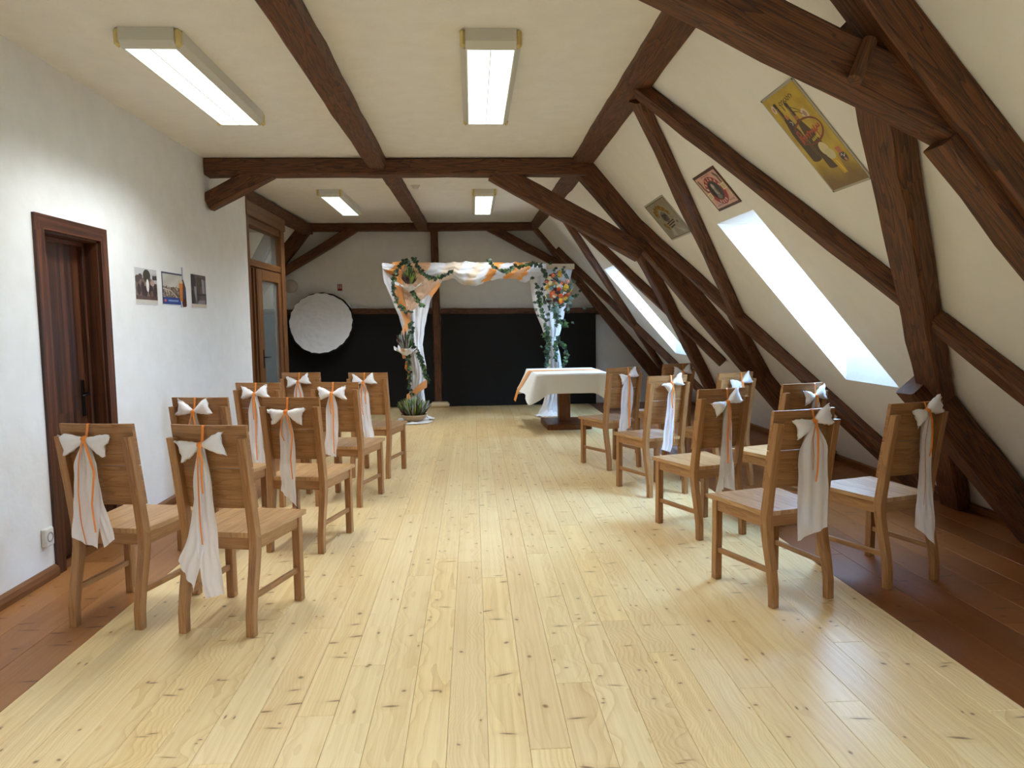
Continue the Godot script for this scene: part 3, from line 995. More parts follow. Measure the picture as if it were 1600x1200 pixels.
# ---------------------------------------------------------------- roof timbers
func build_timbers() -> void:
	var Z := Vector3(0, 0, 1)
	var Y := Vector3.UP
	# along the room
	timber("ceiling_beam", "long dark ceiling beam running down the room above the aisle, left of the middle", Vector3(-0.865, 2.945, FRONT), Vector3(-0.865, 2.945, -7.0), Y, 0.165, 0.12)
	timber("ceiling_beam", "dark ceiling beam continuing from the middle tie beam to the back wall", Vector3(-0.83, 3.0, -7.2), Vector3(-0.80, 3.05, -12.42), Y, 0.165, 0.13)
	timber("purlin", "reddish timber along the joint of ceiling and roof slope, nearer half", Vector3(1.085, 3.03, FRONT), Vector3(1.085, 3.03, -7.0), Y, 0.21, 0.17)
	timber("purlin", "timber along the joint of ceiling and roof slope, farther half", Vector3(1.1, 3.04, -7.2), Vector3(1.13, 3.1, -12.42), Y, 0.21, 0.17)
	timber("purlin", "dark timber above the glazed door on the left", Vector3(-2.6, 2.92, -8.25), Vector3(-2.72, 3.02, -12.42), Y, 0.16, 0.16)
	# middle truss
	timber("tie_beam", "dark tie beam across the middle of the room under the ceiling", Vector3(-2.46, 2.917, -7.08), Vector3(1.12, 2.917, -7.08), Y, 0.17, 0.155, "", 0.004)
	var s := 0.02
	var rc := func(sv: float, z: float, d: float) -> Vector3:
		return slope(sv, z, d)
	timber("rafter", "broad dark rafter of the middle truss sloping down to the right", rc.call(-0.08, -7.15, 0.085), rc.call(3.78, -7.15, 0.085), SN, 0.17, 0.19)
	timber("brace", "dark slanting brace of the middle truss, from tie beam down to rafter, right", Vector3(0.22, 2.885, -7.09), Vector3(1.66, 2.105, -7.09), Y, 0.15, 0.185)
	timber("brace", "short dark brace under the left end of the middle tie beam", Vector3(-2.465, 2.6, -7.08), Vector3(-1.88, 2.9, -7.08), Y, 0.14, 0.165)
	# near truss
	timber("rafter", "large dark rafter crossing the top right corner of the picture", rc.call(-0.1, -2.61, 0.065), rc.call(3.8, -2.61, 0.065), SN, 0.16, 0.15)
	timber("rafter_prop", "timber running under the large rafter below its brace, right edge", rc.call(1.0, -2.64, 0.15), rc.call(3.75, -2.64, 0.15), SN, 0.13, 0.1)
	timber("brace", "heavy dark brace with a wooden peg, slanting down through the top right corner", Vector3(0.22, 2.9, -2.66), Vector3(1.8, 2.16, -2.66), Y, 0.15, 0.17)
	timber("tie_beam", "dark tie beam overhead, just out of the picture", Vector3(-2.46, 2.917, -2.6), Vector3(1.12, 2.917, -2.6), Y, 0.17, 0.155)
	var pg := timber("peg", "short wooden peg sticking out of the heavy brace, top right", Vector3(1.42, 2.42, -2.575), Vector3(1.335, 2.265, -2.515), Y, 0.045, 0.05, "", 0.001)
	pg.set_meta("category", "peg")
	# back truss, against the back wall
	timber("tie_beam", "thin looking dark tie beam high on the back wall", Vector3(-2.95, 3.06, -12.48), Vector3(1.32, 3.06, -12.48), Y, 0.16, 0.13)
	timber("rafter", "dark rafter of the back truss sloping down to the right beside the arch", Vector3(1.14, 3.09, -12.48), Vector3(3.62, -0.02, -12.48), SN, 0.15, 0.24)
	timber("brace", "slanting brace of the back truss above the right end of the arch", Vector3(0.3, 3.05, -12.47), Vector3(1.9, 2.2, -12.47), Y, 0.12, 0.14)
	timber("rafter", "dark rafter of the back truss sloping down to the left behind the glazed door", Vector3(-2.75, 3.09, -12.48), Vector3(-5.3, 0.0, -12.48), Vector3(1, -0.8, 0), 0.15, 0.24)
	timber("brace", "slanting brace of the back truss above the white reflector disc", Vector3(-1.93, 3.05, -12.47), Vector3(-3.6, 2.06, -12.47), Y, 0.12, 0.14)
	timber("wall_post", "upright timber post on the back wall between the black cloths", Vector3(-0.6, 0.09, -12.5), Vector3(-0.62, 3.1, -12.5), Z, 0.125, 0.14, "", 0.004)
	timber("wall_rail", "level timber rail across the back wall left of the post", Vector3(-4.2, 1.65, -12.53), Vector3(-0.69, 1.64, -12.53), Y, 0.1, 0.11)
	timber("wall_rail", "level timber rail across the back wall right of the post", Vector3(-0.54, 1.63, -12.53), Vector3(2.5, 1.605, -12.53), Y, 0.1, 0.11)
	var pl := part("post_block", bx(Vector3(0.33, 0.09, 0.3), Vector3.ZERO, 0.035), M.raw_wood)
	pl.position = Vector3(-0.58, 0.046, -12.4)
	tag(pl, "pale wooden block at the foot of the back wall post", "block")
	timber("brace", "slanting timber in the side room, seen through the glass above the glazed door", Vector3(-3.5, 1.5, -10.5), Vector3(-2.66, 2.95, -10.5), Z, 0.16, 0.14)
	# wind braces lying on the slope
	var wb := func(called: String, label: String, a: Array, b: Array, w: float, d: float, off := 0.0) -> void:
		timber(called, label, slope(a[0], a[1], d * 0.5 + off), slope(b[0], b[1], d * 0.5 + off), SN, w, d)
	wb.call("wind_brace", "long diagonal timber on the slope between the tall sign and the large skylight", [-0.05, -4.85], [1.98, -3.71], 0.10, 0.10)
	wb.call("wind_brace", "diagonal timber on the slope right of the leaning post, at the right edge", [1.98, -3.71], [3.3, -2.95], 0.10, 0.10)
	wb.call("wind_brace", "diagonal timber on the slope running down between the two small signs", [-0.03, -5.0], [1.95, -6.52], 0.11, 0.09)
	wb.call("wind_brace", "lower end of the diagonal timber behind the second row right", [1.9, -6.62], [3.7, -7.75], 0.12, 0.08)
	wb.call("wind_brace", "long diagonal timber on the slope passing under the large skylight", [0.2, -7.38], [3.93, -5.42], 0.11, 0.1)
	wb.call("wind_brace_stub", "short stub of timber beside the diagonal under the large skylight", [3.06, -6.06], [3.9, -5.7], 0.12, 0.09)
	wb.call("leaning_post", "thick leaning timber at the right, crossing from the near brace down to the floor", [0.5, -2.7], [3.9, -5.28], 0.19, 0.12)
	wb.call("cut_rafter", "cut-off rafter foot with a pale sawn end at the right edge", [2.42, -4.26], [3.78, -4.26], 0.17, 0.2, 0.01)
	wb.call("wind_brace", "thin diagonal timber above the small far skylight", [0.0, -9.55], [2.6, -8.15], 0.10, 0.1)
	wb.call("wind_brace", "thin diagonal timber left of the small far skylight", [0.0, -9.68], [3.6, -12.2], 0.11, 0.09)
	wb.call("wind_brace", "thin diagonal timber beside the back truss rafter", [0.4, -12.05], [3.9, -10.05], 0.11, 0.1)
	wb.call("leaning_post", "leaning timber behind the middle truss rafter, right of the far skylight", [0.9, -7.6], [3.9, -10.3], 0.16, 0.12)

# ---------------------------------------------------------------- lamps
func lamp(x0: float, x1: float, z0: float, z1: float, top: float, label: String) -> void:
	var w := x1 - x0
	var L := z0 - z1
	var t := thing("ceiling_lamp", label, "lamp", Vector3((x0 + x1) * 0.5, top, (z0 + z1) * 0.5), "fluorescent ceiling lamps")
	var h := 0.095
	# housing with chamfered lower edges
	var st := new_st()
	var c := 0.03
	var hw := w * 0.5
	var pf := [Vector2(-hw, 0), Vector2(-hw, -h + c), Vector2(-hw + c, -h), Vector2(-hw + 0.038, -h), Vector2(-hw + 0.038, -h + 0.02), Vector2(hw - 0.038, -h + 0.02), Vector2(hw - 0.038, -h), Vector2(hw - c, -h), Vector2(hw, -h + c), Vector2(hw, 0)]
	prism(st, PackedVector2Array(pf), -L * 0.5 + 0.05, L * 0.5 - 0.05)
	part("housing", st.commit(), M.lamp_body, t)
	for e in [-1.0, 1.0]:
		st = new_st()
		var q := [Vector2(0, 0), Vector2(0.05, 0), Vector2(0.05, -h + c), Vector2(0.05 - c, -h), Vector2(0.0, -h)]
		var pr := []
		for p in q:
			pr.append(Vector2(e * (L * 0.5 - 0.05 + p.x), p.y))
		prism_yz(st, PackedVector2Array(pr), -hw + 0.028, hw - 0.028)
		var ec := part("end_cap", st.commit(), M.lamp_body, t)
		for f in [-1.0, 1.0]:
			st = new_st()
			box(st, Transform3D(Basis.IDENTITY, Vector3(f * (hw - 0.014), -h * 0.5, e * (L * 0.5 - 0.026))), Vector3(0.03, h - 0.002, 0.05), 0.013)
			part("corner", st.commit(), M.lamp_corner, ec)
	for f in [-1.0, 1.0]:
		part("diffuser", bx(Vector3(hw - 0.043, 0.014, L - 0.1), Vector3(f * (hw - 0.04) * 0.5, -h + 0.009, 0), 0.002), M.lamp_glow, t)
	part("divider", bx(Vector3(0.005, 0.006, L - 0.1), Vector3(0, -h + 0.001, 0), 0.001), M.lamp_body, t)
	# the prismatic covers throw the light down in a cone, cut off towards the sides
	for ix in 2:
		for iz in 4:
			var al := SpotLight3D.new()
			al.name = "lamp_light"
			al.spot_angle = 68.0
			al.spot_angle_attenuation = 0.6
			al.light_size = 0.11
			al.light_energy = LAMP * 0.37 / 8.0
			al.light_color = LAMP_COLOR
			al.spot_range = 30.0
			al.spot_attenuation = 2.0
			al.shadow_enabled = true
			al.rotation.x = -PI / 2
			al.position = Vector3((ix - 0.5) * w * 0.42, -h - 0.015, (iz - 1.5) * (L - 0.1) / 4.0)
			t.add_child(al, true)

const LAMP := 8.0
const LAMP_COLOR := Color(0.955, 0.985, 1.0)

func build_lamps() -> void:
	lamp(-1.84, -1.50, -4.0, -5.58, 3.0, "bright fluorescent ceiling lamp on the left, nearest the white wall")
	lamp(-0.04, 0.29, -3.98, -5.55, 3.0, "bright fluorescent ceiling lamp nearest, above the middle of the aisle")
	lamp(-1.84, -1.50, 0.9, -0.68, 3.0, "fluorescent ceiling lamp on the left, above the foreground and out of the picture")
	lamp(-0.04, 0.29, 0.92, -0.65, 3.0, "fluorescent ceiling lamp overhead, above the foreground and out of the picture")
	lamp(-1.82, -1.53, -8.87, -10.48, 3.055, "far fluorescent ceiling lamp left of the ceiling beam")
	lamp(0.025, 0.315, -8.87, -10.45, 3.055, "far fluorescent ceiling lamp right of the ceiling beam")

# ---------------------------------------------------------------- prints and signs
func fill_ellipse(img: Image, cx: float, cy: float, rx: float, ry: float, c: Color, rot := 0.0, soft := 0.0) -> void:
	var R := maxf(rx, ry) + 1.0
	var cr := cos(rot)
	var sr := sin(rot)
	for y in range(int(maxf(0, cy - R)), int(minf(img.get_height() - 1, cy + R)) + 1):
		for x in range(int(maxf(0, cx - R)), int(minf(img.get_width() - 1, cx + R)) + 1):
			var dx := (x - cx) * cr + (y - cy) * sr
			var dy := -(x - cx) * sr + (y - cy) * cr
			var d := sqrt(pow(dx / rx, 2) + pow(dy / ry, 2))
			var a := clampf((1.0 - d) * minf(rx, ry) + 0.5, 0.0, 1.0) * c.a
			if a > 0.0:
				img.set_pixel(x, y, img.get_pixel(x, y).lerp(Color(c.r, c.g, c.b), a))

func stroke(img: Image, pts: Array, w: float, c: Color) -> void:
	for i in pts.size() - 1:
		var a: Vector2 = pts[i]
		var b: Vector2 = pts[i + 1]
		var n := int(a.distance_to(b) * 1.5) + 1
		for k in n + 1:
			var p := a.lerp(b, float(k) / n)
			fill_ellipse(img, p.x, p.y, w, w, c)

func fill_poly(img: Image, pts: PackedVector2Array, c: Color) -> void:
	var lo := pts[0]
	var hi := pts[0]
	for p in pts:
		lo = lo.min(p)
		hi = hi.max(p)
	for y in range(int(maxf(0, lo.y)), int(minf(img.get_height() - 1, hi.y)) + 1):
		for x in range(int(maxf(0, lo.x)), int(minf(img.get_width() - 1, hi.x)) + 1):
			if Geometry2D.is_point_in_polygon(Vector2(x, y), pts):
				img.set_pixel(x, y, c)

func base_img(w: int, h: int, c0: Color, c1: Color, sd: int, f := 0.03) -> Image:
	var img := Image.create(w, h, false, Image.FORMAT_RGB8)
	var n := noise(sd, f, 4)
	for y in h:
		for x in w:
			img.set_pixel(x, y, c0.lerp(c1, clampf(n.get_noise_2d(x, y) * 0.9 + 0.5, 0, 1)))
	return img

func tall_sign_image() -> Image:
	var W := 216
	var H := 360
	var img := base_img(W, H, Color8(176, 144, 44), Color8(200, 172, 62), 5, 0.012)
	for y in range(250, H):
		for x in W:
			var k := smoothstep(250.0, 350.0, float(y) + 14.0 * sin(x * 0.05))
			img.set_pixel(x, y, img.get_pixel(x, y).lerp(Color8(112, 84, 50), k * 0.85))
	var brown := Color8(62, 36, 20)
	# two swing-top bottles
	for b in [[46.0, 30.0, 0.9, 0.10], [104.0, 46.0, 1.0, -0.02]]:
		var x: float = b[0]
		var y: float = b[1]
		var k: float = b[2]
		fill_poly(img, PackedVector2Array([Vector2(x - 9 * k, y), Vector2(x + 9 * k, y), Vector2(x + 11 * k, y + 62 * k), Vector2(x + 30 * k, y + 118 * k), Vector2(x + 32 * k, y + 236 * k), Vector2(x - 28 * k, y + 236 * k), Vector2(x - 28 * k, y + 118 * k), Vector2(x - 11 * k, y + 62 * k)]), brown if b[2] > 0.95 else Color8(52, 34, 30))
		fill_ellipse(img, x, y, 10 * k, 7 * k, Color8(40, 26, 20))
		fill_ellipse(img, x + 2, y + 236 * k, 30 * k, 9, brown)
		stroke(img, [Vector2(x - 5 * k, y + 12), Vector2(x - 6 * k, y + 58 * k)], 1.6, Color8(170, 140, 110))
		stroke(img, [Vector2(x + 20 * k, y + 130 * k), Vector2(x + 21 * k, y + 225 * k)], 2.2, Color8(104, 72, 46))
	fill_ellipse(img, 26, 40, 11, 15, Color8(206, 190, 178), 0.3)
	fill_ellipse(img, 26, 40, 5, 8, Color8(168, 120, 110), 0.3)
	fill_ellipse(img, 158, 100, 17, 19, Color8(206, 194, 178))
	fill_ellipse(img, 158, 99, 9, 10, Color8(172, 128, 124))
	stroke(img, [Vector2(112, 60), Vector2(130, 70), Vector2(148, 86)], 1.3, Color8(70, 56, 30))
	stroke(img, [Vector2(112, 76), Vector2(134, 84), Vector2(146, 96)], 1.3, Color8(70, 56, 30))
	fill_poly(img, PackedVector2Array([Vector2(52, 78), Vector2(66, 76), Vector2(76, 120), Vector2(56, 124)]), Color8(44, 40, 62))
	fill_poly(img, PackedVector2Array([Vector2(51, 74), Vector2(65, 72), Vector2(67, 88), Vector2(53, 90)]), Color8(196, 112, 84))
	stroke(img, [Vector2(57, 98), Vector2(68, 104), Vector2(60, 112)], 1.5, Color8(190, 190, 200))
	fill_poly(img, PackedVector2Array([Vector2(94, 90), Vector2(114, 90), Vector2(116, 104), Vector2(92, 104)]), Color8(160, 96, 66))
	# oval with red script and a small line under it
	var pts := []
	for i in 49:
		var a := -2.4 + 5.0 * i / 48.0
		pts.append(Vector2(112 + 82 * cos(a), 152 + 42 * sin(a) - 0.08 * 82 * cos(a)))
	stroke(img, pts, 3.0, Color8(112, 40, 26))
	var sc := []
	for i in 120:
		var t := i / 119.0
		sc.append(Vector2(44 + 140 * t + 4.0 * sin(t * 62.0), 170 - 22 * t + 9.0 * sin(t * 57.0) * (0.7 + 0.4 * sin(t * 19.0))))
	stroke(img, sc, 2.8, Color8(168, 56, 34))
	stroke(img, [Vector2(40, 184), Vector2(46, 140), Vector2(58, 136), Vector2(60, 152), Vector2(44, 160)], 2.8, Color8(168, 56, 34))
	stroke(img, [Vector2(148, 152), Vector2(150, 184)], 2.6, Color8(168, 56, 34))
	for i in 5:
		stroke(img, [Vector2(98 + 10 * i, 186 - 2 * i), Vector2(101 + 10 * i, 178 - 2 * i), Vector2(104 + 10 * i, 187 - 2 * i)], 1.5, Color8(206, 190, 70))
	# pale topped glass
	fill_poly(img, PackedVector2Array([Vector2(104, 236), Vector2(146, 232), Vector2(150, 262), Vector2(146, 318), Vector2(124, 320), Vector2(114, 266)]), Color8(206, 164, 48))
	fill_ellipse(img, 120, 222, 24, 25, Color8(216, 204, 164))
	fill_ellipse(img, 130, 244, 24, 20, Color8(208, 196, 156))
	stroke(img, [Vector2(132, 272), Vector2(138, 312)], 2.0, Color8(236, 208, 110))
	# small badge
	fill_ellipse(img, 180, 268, 17, 18, Color8(46, 44, 66))
	fill_poly(img, PackedVector2Array([Vector2(166, 234), Vector2(192, 234), Vector2(190, 254), Vector2(170, 254)]), Color8(190, 104, 86))
	stroke(img, [Vector2(170, 264), Vector2(178, 258), Vector2(182, 270), Vector2(192, 262)], 1.5, Color8(206, 200, 196))
	fill_ellipse(img, 181, 279, 6, 6, Color8(204, 126, 110))
	# handwriting across the top
	var hw := []
	for i in 60:
		var t := i / 59.0
		hw.append(Vector2(70 + 94 * t + 4.0 * sin(t * 50.0), 36 - 6 * t + 6.0 * sin(t * 41.0)))
	stroke(img, hw, 1.1, Color8(54, 40, 12))
	stroke(img, [Vector2(74, 44), Vector2(78, 62), Vector2(82, 40)], 1.1, Color8(54, 40, 12))
	return img

func oval_sign_image() -> Image:
	var W := 252
	var H := 180
	var img := base_img(W, H, Color8(206, 158, 142), Color8(222, 180, 160), 15, 0.02)
	var dk := Color8(74, 46, 38)
	for y in H:
		for x in W:
			if x < 9 or y < 9 or x > W - 10 or y > H - 10:
				img.set_pixel(x, y, dk)
	var oliv := Color8(92, 76, 52)
	stroke(img, [Vector2(26, 26), Vector2(32, 40), Vector2(30, 62), Vector2(40, 80)], 7.0, oliv)
	stroke(img, [Vector2(212, 24), Vector2(226, 38), Vector2(224, 62), Vector2(228, 78)], 8.0, oliv)
	fill_ellipse(img, 126, 92, 84, 70, Color8(156, 34, 36))
	fill_ellipse(img, 126, 92, 56, 46, Color8(30, 32, 32))
	# bearded head in the oval
	fill_ellipse(img, 122, 74, 15, 18, Color8(186, 172, 158))
	fill_ellipse(img, 124, 98, 18, 22, Color8(158, 148, 140))
	fill_ellipse(img, 120, 122, 22, 12, Color8(120, 112, 106))
	fill_ellipse(img, 134, 92, 5, 16, Color8(84, 80, 76))
	# scrolls
	for e in [[14, 92], [196, 76]]:
		fill_poly(img, PackedVector2Array([Vector2(e[0], e[1]), Vector2(e[0] + 44, e[1] - 4), Vector2(e[0] + 44, e[1] + 26), Vector2(e[0], e[1] + 30)]), Color8(226, 212, 170))
		for k in 3:
			stroke(img, [Vector2(e[0] + 8, e[1] + 8 + 7 * k), Vector2(e[0] + 36, e[1] + 5 + 7 * k)], 0.9, Color8(130, 110, 80))
	for k in 9:
		stroke(img, [Vector2(84 + 9 * k, 16), Vector2(87 + 9 * k, 12 + 3 * (k % 2)), Vector2(90 + 9 * k, 17)], 1.0, Color8(110, 70, 80))
	for e in [[30, 160, 11], [176, 156, 6]]:
		for k in e[2]:
			stroke(img, [Vector2(e[0] + 9 * k, e[1]), Vector2(e[0] + 4 + 9 * k, e[1] - 5), Vector2(e[0] + 7 + 9 * k, e[1] + 1)], 1.0, Color8(140, 86, 84))
	return img

func mirror_sign_image() -> Image:
	var W := 288
	var H := 190
	var img := base_img(W, H, Color8(150, 142, 124), Color8(170, 162, 142), 25, 0.01)
	for y in H:
		for x in W:
			if x < 5 or y < 4 or x > W - 6 or y > H - 5:
				img.set_pixel(x, y, Color8(120, 112, 94))
	for e in [[70, 48, 22, 11], [98, 36, 20, 12], [128, 30, 16, 10], [168, 38, 26, 14], [196, 50, 20, 12], [214, 70, 16, 12], [62, 62, 18, 10], [70, 120, 18, 12], [86, 136, 14, 10]]:
		fill_ellipse(img, e[0], e[1], e[2], e[3], Color8(132, 102, 50), 0.4)
		fill_ellipse(img, e[0] + 6, e[1] + 4, e[2] * 0.4, e[3] * 0.5, Color8(170, 136, 70), 0.4)
	fill_ellipse(img, 140, 82, 40, 28, Color8(126, 122, 112))
	for k in 5:
		stroke(img, [Vector2(106 + 14 * k, 96), Vector2(116 + 12 * k, 68), Vector2(130 + 11 * k, 84), Vector2(122 + 13 * k, 100)], 2.4, Color8(64, 62, 62))
	for e in [[104, 116, 210, 108], [110, 126, 206, 118], [116, 138, 184, 132]]:
		stroke(img, [Vector2(e[0], e[1]), Vector2(e[2], e[3])], 2.4, Color8(70, 66, 60))
	fill_ellipse(img, 236, 122, 6, 6, Color8(58, 60, 46))
	fill_poly(img, PackedVector2Array([Vector2(70, 176), Vector2(112, 142), Vector2(130, 150), Vector2(122, 184)]), Color8(182, 176, 164))
	fill_poly(img, PackedVector2Array([Vector2(170, 140), Vector2(240, 168), Vector2(250, 180), Vector2(220, 172)]), Color8(188, 182, 170))
	return img

func old_photo(kind: int) -> Image:
	var W := 150
	var H := 110
	var img := base_img(W, H, Color8(96, 74, 66), Color8(150, 128, 116), 33 + kind, 0.06)
	if kind == 0:
		for y in 30:
			for x in W:
				img.set_pixel(x, y, Color8(206, 204, 204))
		fill_ellipse(img, 78, 22, 26, 20, Color8(70, 64, 54))
		for e in [[14, 34, 16, 12], [34, 26, 14, 9]]:
			fill_ellipse(img, e[0], e[1], e[2], e[3], Color8(86, 70, 66))
		fill_poly(img, PackedVector2Array([Vector2(112, 14), Vector2(149, 12), Vector2(149, 44), Vector2(112, 46)]), Color8(188, 182, 180))
		fill_poly(img, PackedVector2Array([Vector2(118, 20), Vector2(149, 18), Vector2(149, 32), Vector2(118, 34)]), Color8(66, 56, 58))
		for e in [[22, 66, 12, 18], [48, 64, 12, 22], [66, 72, 14, 18], [104, 68, 16, 20], [134, 66, 12, 22]]:
			fill_ellipse(img, e[0], e[1], e[2], e[3], Color8(62, 46, 44))
		fill_ellipse(img, 82, 52, 10, 20, Color8(222, 218, 216))
		fill_ellipse(img, 116, 44, 14, 9, Color8(180, 146, 136))
		fill_ellipse(img, 110, 80, 15, 17, Color8(44, 34, 32))
		fill_ellipse(img, 110, 80, 11, 13, Color8(108, 84, 74))
		for y in range(86, 100):
			for x in W:
				img.set_pixel(x, y, img.get_pixel(x, y).lerp(Color8(92, 66, 60), 0.8))
		for y in range(98, H):
			for x in W:
				img.set_pixel(x, y, Color8(206, 198, 186))
	elif kind == 1:
		for y in H:
			for x in W:
				if y < 50:
					img.set_pixel(x, y, Color8(190, 184, 172).lerp(Color8(206, 200, 190), 0.5 + 0.5 * sin(x * 0.05 + y * 0.09)))
		var rg := RandomNumberGenerator.new()
		rg.seed = 4
		for k in 120:
			var yy := rg.randf_range(46, 88)
			fill_ellipse(img, rg.randf_range(6, 144), yy, rg.randf_range(1.5, 4.5), rg.randf_range(2, 5), [Color8(196, 180, 156), Color8(92, 78, 62), Color8(130, 112, 90)][k % 3])
		stroke(img, [Vector2(8, 56), Vector2(60, 62), Vector2(110, 88)], 1.6, Color8(206, 194, 172))
		for y in range(86, H):
			for x in W:
				img.set_pixel(x, y, Color8(30, 62, 138))
		fill_ellipse(img, 18, 97, 8, 5, Color8(206, 96, 104))
		fill_ellipse(img, 132, 96, 6, 7, Color8(126, 132, 200))
		for k in 8:
			stroke(img, [Vector2(40 + 9 * k, 99), Vector2(44 + 9 * k, 94), Vector2(47 + 9 * k, 99)], 1.1, Color8(170, 196, 236))
		for i in 5:
			stroke(img, [Vector2(i * 0.6 + 1, 0), Vector2(i * 0.6 + 1, H - 1)], 1.0, Color8(34, 34, 66))
		stroke(img, [Vector2(0, 2), Vector2(W - 1, 2)], 2.6, Color8(34, 34, 66))
	else:
		for y in H:
			for x in W:
				img.set_pixel(x, y, img.get_pixel(x, y).lerp(Color8(84, 78, 80), 0.6))
		for e in [[20, 24, 24, 26], [14, 80, 22, 30], [70, 50, 14, 44], [92, 24, 20, 16]]:
			fill_ellipse(img, e[0], e[1], e[2], e[3], Color8(50, 46, 46))
		fill_poly(img, PackedVector2Array([Vector2(56, 10), Vector2(96, 8), Vector2(90, 80), Vector2(72, 84)]), Color8(84, 66, 54))
		fill_poly(img, PackedVector2Array([Vector2(104, 12), Vector2(146, 16), Vector2(148, 62), Vector2(112, 60)]), Color8(162, 156, 160))
		fill_poly(img, PackedVector2Array([Vector2(28, 40), Vector2(52, 40), Vector2(46, 92), Vector2(30, 60)]), Color8(158, 154, 164))
		fill_poly(img, PackedVector2Array([Vector2(70, 86), Vector2(140, 84), Vector2(146, 96), Vector2(60, 98)]), Color8(140, 130, 136))
		stroke(img, [Vector2(60, 66), Vector2(146, 66)], 2.5, Color8(44, 38, 38))
		stroke(img, [Vector2(136, 10), Vector2(142, 96)], 3.0, Color8(54, 48, 48))
		for y in range(98, H):
			for x in W:
				img.set_pixel(x, y, Color8(206, 192, 172))
	return img

# a thin panel whose front face carries the whole texture; local x right, y up, z out
func panel(called: String, w: float, h: float, th: float, img: Image, parent: Node3D, back: Material, rough: float) -> void:
	part("backing", bx(Vector3(w, h, th), Vector3(0, 0, th * 0.5), minf(0.004, th * 0.4)), back, parent)
	var st := new_st()
	var m := 0.014 if back == M.tin else 0.006
	var a := w * 0.5 - m
	var b := h * 0.5 - m
	face(st, [Vector3(-a, b, th + 0.0012), Vector3(a, b, th + 0.0012), Vector3(a, -b, th + 0.0012), Vector3(-a, -b, th + 0.0012)], [Vector2(0, 0), Vector2(1, 0), Vector2(1, 1), Vector2(0, 1)], Vector3(0, 0, 1))
	for e in [[-a, b, a, b], [a, b, a, -b], [a, -b, -a, -b], [-a, -b, -a, b]]:
		var p0 := Vector3(e[0], e[1], th + 0.0012)
		var p1 := Vector3(e[2], e[3], th + 0.0012)
		face(st, [p0, p1, p1 - Vector3(0, 0, 0.0012), p0 - Vector3(0, 0, 0.0012)], [Vector2.ZERO, Vector2.ZERO, Vector2.ZERO, Vector2.ZERO], Vector3((p0 + p1).x, (p0 + p1).y, 0).normalized())
	part(called, st.commit(), mat(Color.WHITE, rough, tex(img)), parent)

func arc_text(word: String, rx: float, ry: float, a0: float, a1: float, size: float, flip: bool) -> Mesh:
	var f := SystemFont.new()
	f.font_names = PackedStringArray(["Droid Sans"])
	f.font_weight = 700
	var st := new_st()
	for i in word.length():
		var tm := TextMesh.new()
		tm.text = word[i]
		tm.font = f
		tm.font_size = 24
		tm.pixel_size = size / 24.0
		tm.depth = 0.0008
		var a := lerpf(a0, a1, float(i) / (word.length() - 1))
		var n := Vector2(cos(a) / rx, sin(a) / ry).normalized()
		var rot := atan2(n.y, n.x) - PI / 2 + (PI if flip else 0.0)
		st.append_from(tm, 0, Transform3D(Basis(Vector3(0, 0, 1), rot), Vector3(cos(a) * rx, sin(a) * ry, 0)))
	return st.commit()

